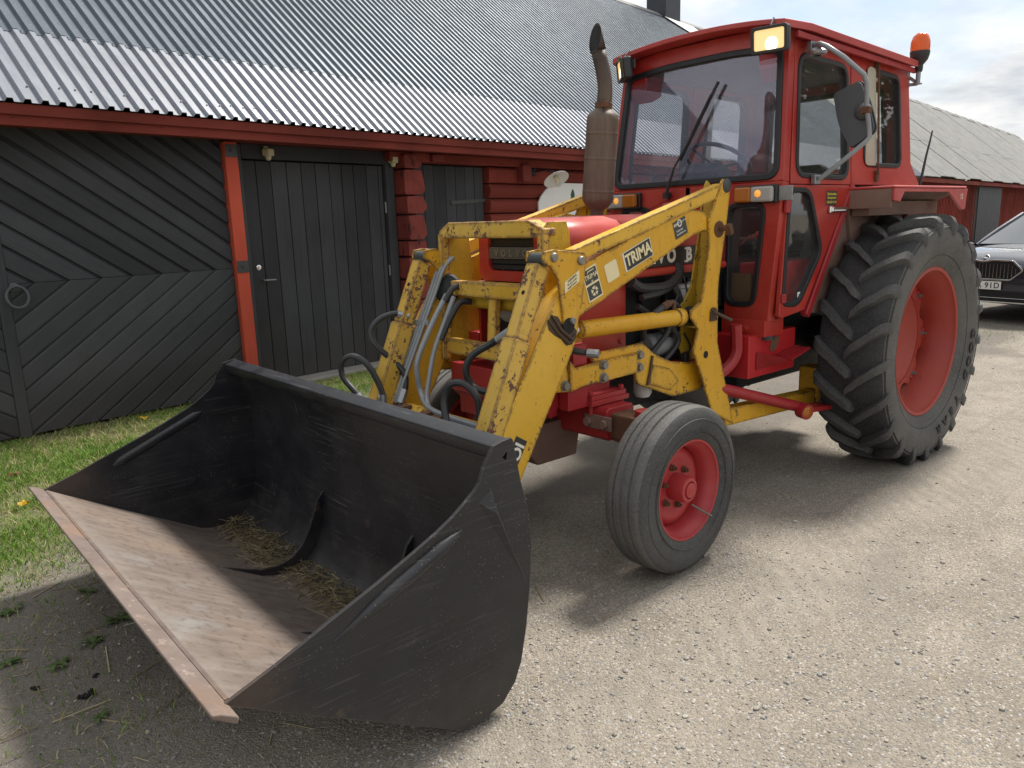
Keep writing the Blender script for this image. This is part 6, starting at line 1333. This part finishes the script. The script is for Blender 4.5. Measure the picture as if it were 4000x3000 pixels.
def gsec(x, hb, zb, ht, zt): h = [(hb, zb), (hb*.98, zb+.02), (ht+.02, zt-.03), (ht*.9, zt), (0, zt+.02)]; return [(x, -y, z) for y, z in h]+[(x, y, z) for y, z in reversed(h[:-1])]
car_obj('car_roof', loft([gsec(x, hb, zb, ht, zt) for x, hb, zb, ht, zt in [(-1.93, .79, 1.0, .61, 1.418)]+gh[3:]]), M['carpaint'], smooth=50)
ws_ = MB(); q = [(-1.10, -.72, 1.012), (-1.10, .72, 1.012), (-1.94, .575, 1.425), (-1.94, -.575, 1.425)]; mid0 = (-1.06, 0, 1.02); mid1 = (-1.93, 0, 1.445)
ws_.add([q[0], mid0, q[1], q[2], mid1, q[3]], [(0,1,4,5), (1,2,3,4)]); car_obj('car_windscreen', ws_, M['carglass'])
for s in (1, -1): pil = MB(); pil.tube([(-1.08, s*.76, .99), (-1.5, s*.69, 1.21), (-1.95, s*.60, 1.43)], .028, 8); car_obj('windscreen_pillar', pil, M['carpaint'])
cowl = MB(); cowl.add([(-1.0, -.80, .99), (-1.0, .80, .99), (-1.95, .60, 1.40), (-1.95, -.60, 1.40), (-2.0, -.6, .95), (-2.0, .6, .95)], [(0,1,5,4),(1,2,5),(0,4,3),(3,4,5,2)]); car_obj('car_interior', cowl, M['seat'])
for s in (1, -1):
    mm = MB(); mm.lathe([(0, .10), (.05, .09), (.075, .05), (.07, 0), (.04, -.02), (0, -.025)], (-1.22, s*1.02, 1.04), X_, 14); mm.v = [(x, y, 1.04+(z-1.04)*.8) for x, y, z in mm.v]; mo = car_obj('car_mirror', mm, M['carpaint']); mb2 = MB().bar((-1.22, s*.86, .99), (-1.24, s*.98, 1.01), .06, .03, Z_); o_ = car_obj('mirror_foot', mb2, M['blackplastic'], mo)
    hl = MB(); hl.add([(-.10, s*.50, .70), (-.30, s*.86, .74), (-.36, s*.88, .84), (-.10, s*.52, .78), (-.22, s*.50, .70), (-.45, s*.84, .74), (-.45, s*.85, .83), (-.22, s*.5, .79)], [(0,1,2,3),(7,6,5,4),(0,4,5,1),(1,5,6,2),(2,6,7,3),(3,7,4,0)]); car_obj('car_headlight', hl, M['headglass'], bevel=.01)
gp = rnd_poly([(-.50, .72), (-.38, .83), (-.14, .835), (0, .812), (.14, .835), (.38, .83), (.50, .72), (.36, .60), (-.36, .60)], .02, 3)
gpo = MB(); gpo.plate(grow(gp, .022), [gp], (.010, 0, 0), Y_, Z_, (.018, 0, 0)); gro = car_obj('car_grille', gpo, M['chrome'], bevel=.004)
gb_ = MB(); gb_.plate(gp, [], (.0, 0, 0), Y_, Z_, (-.01, 0, 0)); gb_.v = [(x+.012, y, z) for x, y, z in gb_.v]; car_obj('grille_back', gb_, M['darkgap'], gro)
for i in range(19):
    y = -.432+i*.048; top = .80-max(0, abs(y)-.36)*.9; bot = .612+max(0, abs(y)-.36)*.85
    sm = MB(); sm.box((.006, y-.012, bot), (.022, y+.012, top)); so_ = car_obj('grille_slat', sm, M['darkgap'], gro, .003); 
    sm = MB(); sm.box((.022, y-.003, bot), (.028, y+.003, top)); car_obj('slat_trim', sm, M['chrome'], gro)
bdx = MB(); bdx.lathe([(0, .0), (.040, .0), (.044, .006), (.048, .004), (.05, 0)], (-.03, 0, .872), Vector((1, 0, .8)).normalized(), 24); bo_ = car_obj('bonnet_badge', bdx, M['chrome'])
bdk = MB(); bdk.lathe([(0, .003), (.038, .003)], (-.03, 0, .872), Vector((1, 0, .8)).normalized(), 20); car_obj('badge_field', bdk, M['blackplastic'], bo_)
bx = Vector((1, 0, .8)).normalized(); bup = Vector((-.8, 0, 1)).normalized(); bc0 = Vector((-.03, 0, .872))+bx*.0035
bar_ = MB(); bar_.plate([(-.030, -.010), (.010, -.010), (.010, -.020), (.034, -.004), (.010, .010), (.010, .0), (-.006, .0), (-.010, .022), (-.018, .024), (-.020, .004), (-.030, .0)], [], bc0, Y_, bup, bx*.002); car_obj('badge_mark', bar_, M['chrome'], bo_)
pl_ = MB(); pl_.box((.018, -.26, .455), (.030, .26, .565)); plo = car_obj('number_plate', pl_, M['plate'], bevel=.003)
o_ = text('plate_lettering', 'plate', M['decal_black'], (.0302, .055, .508), Y_, Z_, .105, plo, .001, 1.0); o_.matrix_parent_inverse = Matrix.Identity(4)
bi = MB(); bi.prism([(-.62, .30), (.62, .30), (.70, .42), (.60, .44), (-.60, .44), (-.70, .42)], 'x', -.06, .02); car_obj('lower_intake', bi, M['darkgap'], bevel=.01)
tr_ = MB(); tr_.box((.0, -.66, .285), (.035, .66, .300)); tr_.box((.0, -.68, .345), (.030, .68, .352)); car_obj('bumper_trim', tr_, M['chrome'], bevel=.003)
for x in (-.90, -3.65):
    for s in (1, -1):
        tw = MB(); tw.lathe([(.20, s*-.10), (.31, s*-.11), (.335, s*-.08), (.335, s*.08), (.31, s*.105), (.22, s*.10)], (x, s*.82, .335), Y_, 32); to = car_obj('car_wheel', tw, M['tyre']); rm = MB(); rm.lathe([(.22, s*.10), (.20, s*.07), (.06, s*.06), (0, s*.07)], (x, s*.82, .335), Y_, 24); car_obj('car_rim', rm, M['steel'], to)

# ------------------------------------------------------------------ plants
def inb(u):
    T_ = [(-12, -1.0), (-8, -1.2), (-4.3, -1.75), (-3.0, -2.6), (-1.0, -3.55), (.2, -4.0), (1.2, -4.35), (3, -4.42), (20, -4.4)]
    for (a, na), (b, nb) in zip(T_[:-1], T_[1:]):
        if a <= u <= b: return na+(nb-na)*(u-a)/(b-a)
    return -4.4
gra = MB(); dry = MB()
def blade(mb, p, h, w, lean):
    a = rnd.uniform(0, 6.28); d = Vector((math.cos(a), math.sin(a), 0)); b = rnd.uniform(0, 6.28); l = Vector((math.cos(b), math.sin(b), 0))*lean*h; p = Vector(p); o = len(mb.v)
    mb.v += [tuple(p+d*w), tuple(p-d*w), tuple(p+l*.35+Vector((0, 0, h*.6))+d*w*.7), tuple(p+l*.35+Vector((0, 0, h*.6))-d*w*.7), tuple(p+l+Vector((0, 0, h)))]
    mb.f += [(o, o+1, o+3, o+2), (o+2, o+3, o+4)]
cnt = 0
for i in range(190000):
    u = rnd.uniform(-6.2, 4.5); nb = inb(u); n = rnd.uniform(-4.62, nb+.35)
    if u > -1.5 and u < .6 and n < -4.5: continue
    e = (nb-n)/.7; w_ = mnoise.noise(Vector((u*1.1, n*1.1, 0)))*.55+mnoise.noise(Vector((u*4, n*4, 2)))*.45
    if e < 1 and rnd.random() > max(.02, e+.25+w_*.9): continue
    if w_ < -.22 and rnd.random() < .7: continue
    p = bp(u, n, 0); p.z = gz(p.x, p.y); far = (u > 1.0)
    isdry = rnd.random() < (.07 + .30*max(0, .6-e) + (.3 if w_ < -.1 else 0) + (.25 if n < -3.9 else 0))
    blade(dry if isdry else gra, p, rnd.uniform(.018, .05)*(1.3 if rnd.random() < .1 else 1)*(1 if e > .3 else .7), rnd.uniform(.0016, .0034), rnd.uniform(.3, 1.4 if not isdry else 2.2))
for (x, y, nb_, sp) in [(2.95, -.2, 160, .25), (3.1, -.9, 200, .3), (2.4, -1.6, 400, .4), (2.75, .15, 120, .2), (-6.0, .3, 900, .8), (-6.9, 1.4, 900, .9), (-5.6, -1.2, 900, .8), (4.65, -.6, 260, .25), (4.5, .35, 160, .16), (4.75, .0, 160, .2), (4.55, -1.2, 500, .3)]:
    for i in range(nb_):
        p = Vector((rnd.gauss(x, sp), rnd.gauss(y, sp*.8), 0)); p.z = gz(p.x, p.y); blade(gra if rnd.random() < .6 else dry, p, rnd.uniform(.012, .035), rnd.uniform(.0014, .003), rnd.uniform(.5, 1.6))
tag(obj('grass', gra, M['grass'], smooth=0), 'short green grass along the foot of the barn', 'grass', kind='stuff')
tag(obj('dry_grass', dry, M['drygrass'], smooth=0), 'dry yellow grass mixed into the turf by the barn', 'grass', kind='stuff')
# loose straw and stones on the yard
ls = MB()
for i in range(900):
    if rnd.random() < .45: x, y = rnd.gauss(4.55, .35), rnd.gauss(-.3, .7)
    elif rnd.random() < .5: x, y = rnd.gauss(2.9, .4), rnd.gauss(-.1, .5)
    else: x, y = rnd.uniform(-3, 5.5), rnd.uniform(-3.5, 2.6)
    a = rnd.uniform(0, 6.28); big = rnd.random() < .08; stalk(ls, (x, y, gz(x, y)+.003), (math.cos(a), math.sin(a), rnd.uniform(-.02, .06)), rnd.uniform(.10, .22) if big else rnd.uniform(.01, .06), .0022 if big else rnd.uniform(.0006, .0014))
tag(obj('loose_straw', ls, M['chaff']), 'loose straw stalks scattered over the gravel yard', 'straw', kind='stuff')
stn = MB()
ico = [(0,0,1),(.89,0,.45),(.28,.85,.45),(-.72,.53,.45),(-.72,-.53,.45),(.28,-.85,.45),(.72,.53,-.45),(-.28,.85,-.45),(-.89,0,-.45),(-.28,-.85,-.45),(.72,-.53,-.45),(0,0,-1)]
icf = [(0,1,2),(0,2,3),(0,3,4),(0,4,5),(0,5,1),(1,6,2),(2,7,3),(3,8,4),(4,9,5),(5,10,1),(6,7,2),(7,8,3),(8,9,4),(9,10,5),(10,6,1),(6,11,7),(7,11,8),(8,11,9),(9,11,10),(10,11,6)]
for i in range(16000):
    r_ = rnd.random()
    if r_ < .75: x = rnd.gauss(3.6, 1.2); y = rnd.gauss(1.3, .8)
    else: x = rnd.uniform(-3.4, 5.6); y = rnd.uniform(-4.2, 3.2)
    sz = min(.011, .0020*math.exp(abs(rnd.gauss(0, .6)))); z = gz(x, y); k = (rnd.uniform(.7, 1.3), rnd.uniform(.7, 1.3), rnd.uniform(.45, .8)); a = rnd.uniform(0, 6.28); ca, sa = math.cos(a), math.sin(a); o = len(stn.v)
    for vx, vy, vz in ico:
        j = rnd.uniform(.8, 1.2); px, py, pz = vx*sz*k[0]*j, vy*sz*k[1]*j, vz*sz*k[2]*j; stn.v.append((x+px*ca-py*sa, y+px*sa+py*ca, z+pz+sz*.25))
    stn.f += [tuple(o+q for q in f) for f in icf]
tag(obj('loose_stones', stn, M['stone'], smooth=0), 'loose small stones lying on the gravel yard', 'stones', kind='stuff')
# weeds: small rosettes in the shade of the bucket
def weed(x, y, r_, lab):
    mb = MB(); nl = rnd.randint(12, 20); r_ *= .85
    for i in range(nl):
        a = 6.28*i/nl+rnd.uniform(-.3, .3); L_ = r_*rnd.uniform(.3, 1.15); w_ = L_*rnd.uniform(.12, .24); d = Vector((math.cos(a), math.sin(a), 0)); sd_ = Vector((-d.y, d.x, 0)); o = len(mb.v); z0 = gz(x, y)+.004; up = rnd.uniform(.15, .5)
        pts = [(0, .1, 0), (.3, .7, up*.5), (.65, 1.0, up*.75), (.9, .6, up*.55), (1.0, 0.02, up*.4)]
        for t_, ww, zz in pts: c0 = Vector((x, y, z0))+d*L_*t_+Vector((0, 0, zz*L_)); mb.v += [tuple(c0+sd_*w_*ww), tuple(c0+Vector((0, 0, -w_*.25*ww))), tuple(c0-sd_*w_*ww)]
        for k in range(4): mb.f += [(o+3*k, o+3*k+1, o+3*k+4, o+3*k+3), (o+3*k+1, o+3*k+2, o+3*k+5, o+3*k+4)]
    o_ = obj('weed', mb, M['weed'], smooth=60); tag(o_, lab, 'weed', 'low weeds in the shade before the bucket')
for x, y, r_, lab in [(4.23, -.88, .075, 'leafy green weed right under the far rusty edge of the bucket'), (4.38, -.83, .065, 'small weed on dark gravel a hand left of the bucket edge'), (4.34, -.48, .075, 'dark weed rosette close to the middle of the bucket edge'), (4.47, -.36, .065, 'pale weed rosette below the middle of the bucket edge'),
                      (4.66, -.87, .07, 'leafy weed at the border of the grass near the left picture edge'), (4.60, -.28, .07, 'bright green weed beside a yellow straw stalk'), (4.74, -.43, .055, 'weed cut by the left picture edge on dark gravel'), (4.57, .20, .05, 'small weed tuft among straw at the lower left')]: weed(x, y, r_, lab)
# fallen leaves
def fleaf(x, y, r_, mat, lab, rot, z=None):
    mb = MB(); pts = []
    for i in range(15):
        a = 2*math.pi*i/15; q = r_*(1 if i % 3 == 0 else (.62 if i % 3 == 1 else .7)); pts.append((x+q*math.cos(a+rot), y+q*math.sin(a+rot)*.85))
    zz = (gz(x, y)+.035) if z is None else z
    mb.v = [(x, y, zz+.006)] + [(px, py, zz+.012*math.sin(i*1.3)) for i, (px, py) in enumerate(pts)]; mb.f = [(0, 1+i, 1+(i+1) % 15) for i in range(15)]
    o_ = obj('fallen_leaf', mb, M[mat], smooth=0); sd_ = o_.modifiers.new('t', 'SOLIDIFY'); sd_.thickness = .0008; tag(o_, lab, 'leaf', 'fallen leaves on the grass')
fleaf(3.25, -4.0, .05, 'autumn', 'orange yellow fallen leaf on the grass below the gate', .3); fleaf(4.33, -3.0, .04, 'brownleaf', 'reddish brown fallen leaf on the grass at the left picture edge', 1.1); fleaf(4.39, -2.31, .04, 'autumn', 'yellow fallen leaf on the grass left of the bucket tip', 2.0)
# clods of dark dung
for x, y, r_, lab in [(4.57, .02, .018, 'dark crumb of dung beside the straw at lower left'), (4.70, -.16, .010, 'small dark clod near the left picture edge'), (4.52, -.10, .009, 'tiny dark clod above the bigger dung crumb')]:
    mb = MB(); 
    for k in range(9):
        c0 = Vector((x+rnd.gauss(0, r_*.6), y+rnd.gauss(0, r_*.6), gz(x, y)+r_*rnd.uniform(.2, .7))); s_ = r_*rnd.uniform(.4, .7); mb.add([tuple(c0+Vector(v)*s_*rnd.uniform(.8, 1.2)) for v in ico], icf)
    tag(obj('dung_clod', mb, M['darkgap'], smooth=0), lab, 'clod', 'dark clods on the gravel')
# trees: one behind the older barn, others across the yard (seen only as reflections in the cab glass)
def make_tree(name, lab, base, H, Rc, ncl, nleaf, grp, lw=(.03, .055)):
    tree = thing(name, lab, 'tree', tuple(base), grp); tb0 = Vector(base); tk = MB(); h = H
    tk.tube([tb0, tb0+Vector((.1, .1, h*.3)), tb0+Vector((-.1, .2, h*.6)), tb0+Vector((.1, .1, h*.96))], [.026*h, .02*h, .013*h, .03], 10)
    for i in range(16):
        a = rnd.uniform(0, 6.28); z0 = rnd.uniform(.35, .9)*h; L_ = (1.05*h-z0)*.42; p_ = tb0+Vector((0, .1, z0)); tk.tube([p_, p_+Vector((math.cos(a)*L_*.5, math.sin(a)*L_*.5, L_*.45)), p_+Vector((math.cos(a)*L_, math.sin(a)*L_, L_*.7))], [.06, .035, .01], 6)
    obj('trunk', tk, M['bark'], tree)
    lv = MB()
    for i in range(ncl):
        z0 = rnd.uniform(.30, 1.0)*h; R_ = Rc*math.sqrt(max(.02, 1-((z0-.62*h)/(.44*h))**2)); a = rnd.uniform(0, 6.28); q = math.sqrt(rnd.random())*R_; c0 = tb0+Vector((math.cos(a)*q, math.sin(a)*q, z0)); r_ = rnd.uniform(.17, .33)*Rc
        for k in range(nleaf):
            dd_ = Vector((rnd.gauss(0, 1), rnd.gauss(0, 1), rnd.gauss(0, .8))).normalized()*r_*rnd.random()**.4; p_ = c0+dd_; a1 = Vector((rnd.gauss(0, 1), rnd.gauss(0, 1), rnd.gauss(0, 1))).normalized(); b1 = a1.orthogonal().normalized(); w_ = rnd.uniform(*lw); o = len(lv.v); lv.v += [tuple(p_-a1*w_*1.4), tuple(p_+b1*w_), tuple(p_+a1*w_*1.4), tuple(p_-b1*w_)]; lv.f.append((o, o+1, o+2, o+3))
    obj('crown', lv, M['leaf'], tree, smooth=0)
make_tree('birch_tree', 'leafy tree top showing above the old grey barn roof', bp(44, -17, 0), 10.3, 2.1, 46, 150, None)
for i, (x, y, h) in enumerate([(-22, 11, 9), (-27, 17, 11), (-18, 15.5, 8.5), (-31, 10.5, 10)]):
    make_tree('yard_tree', ['nearest dark tree mirrored in the cab door window', 'tallest dark tree mirrored behind the others in the cab door window', 'low dark tree mirrored at the edge of the cab door window', 'farthest dark tree mirrored in the rear side window'][i], (x, y, 0), h, 3.4, 46, 110, 'trees across the yard mirrored in the cab glass', (.09, .16))
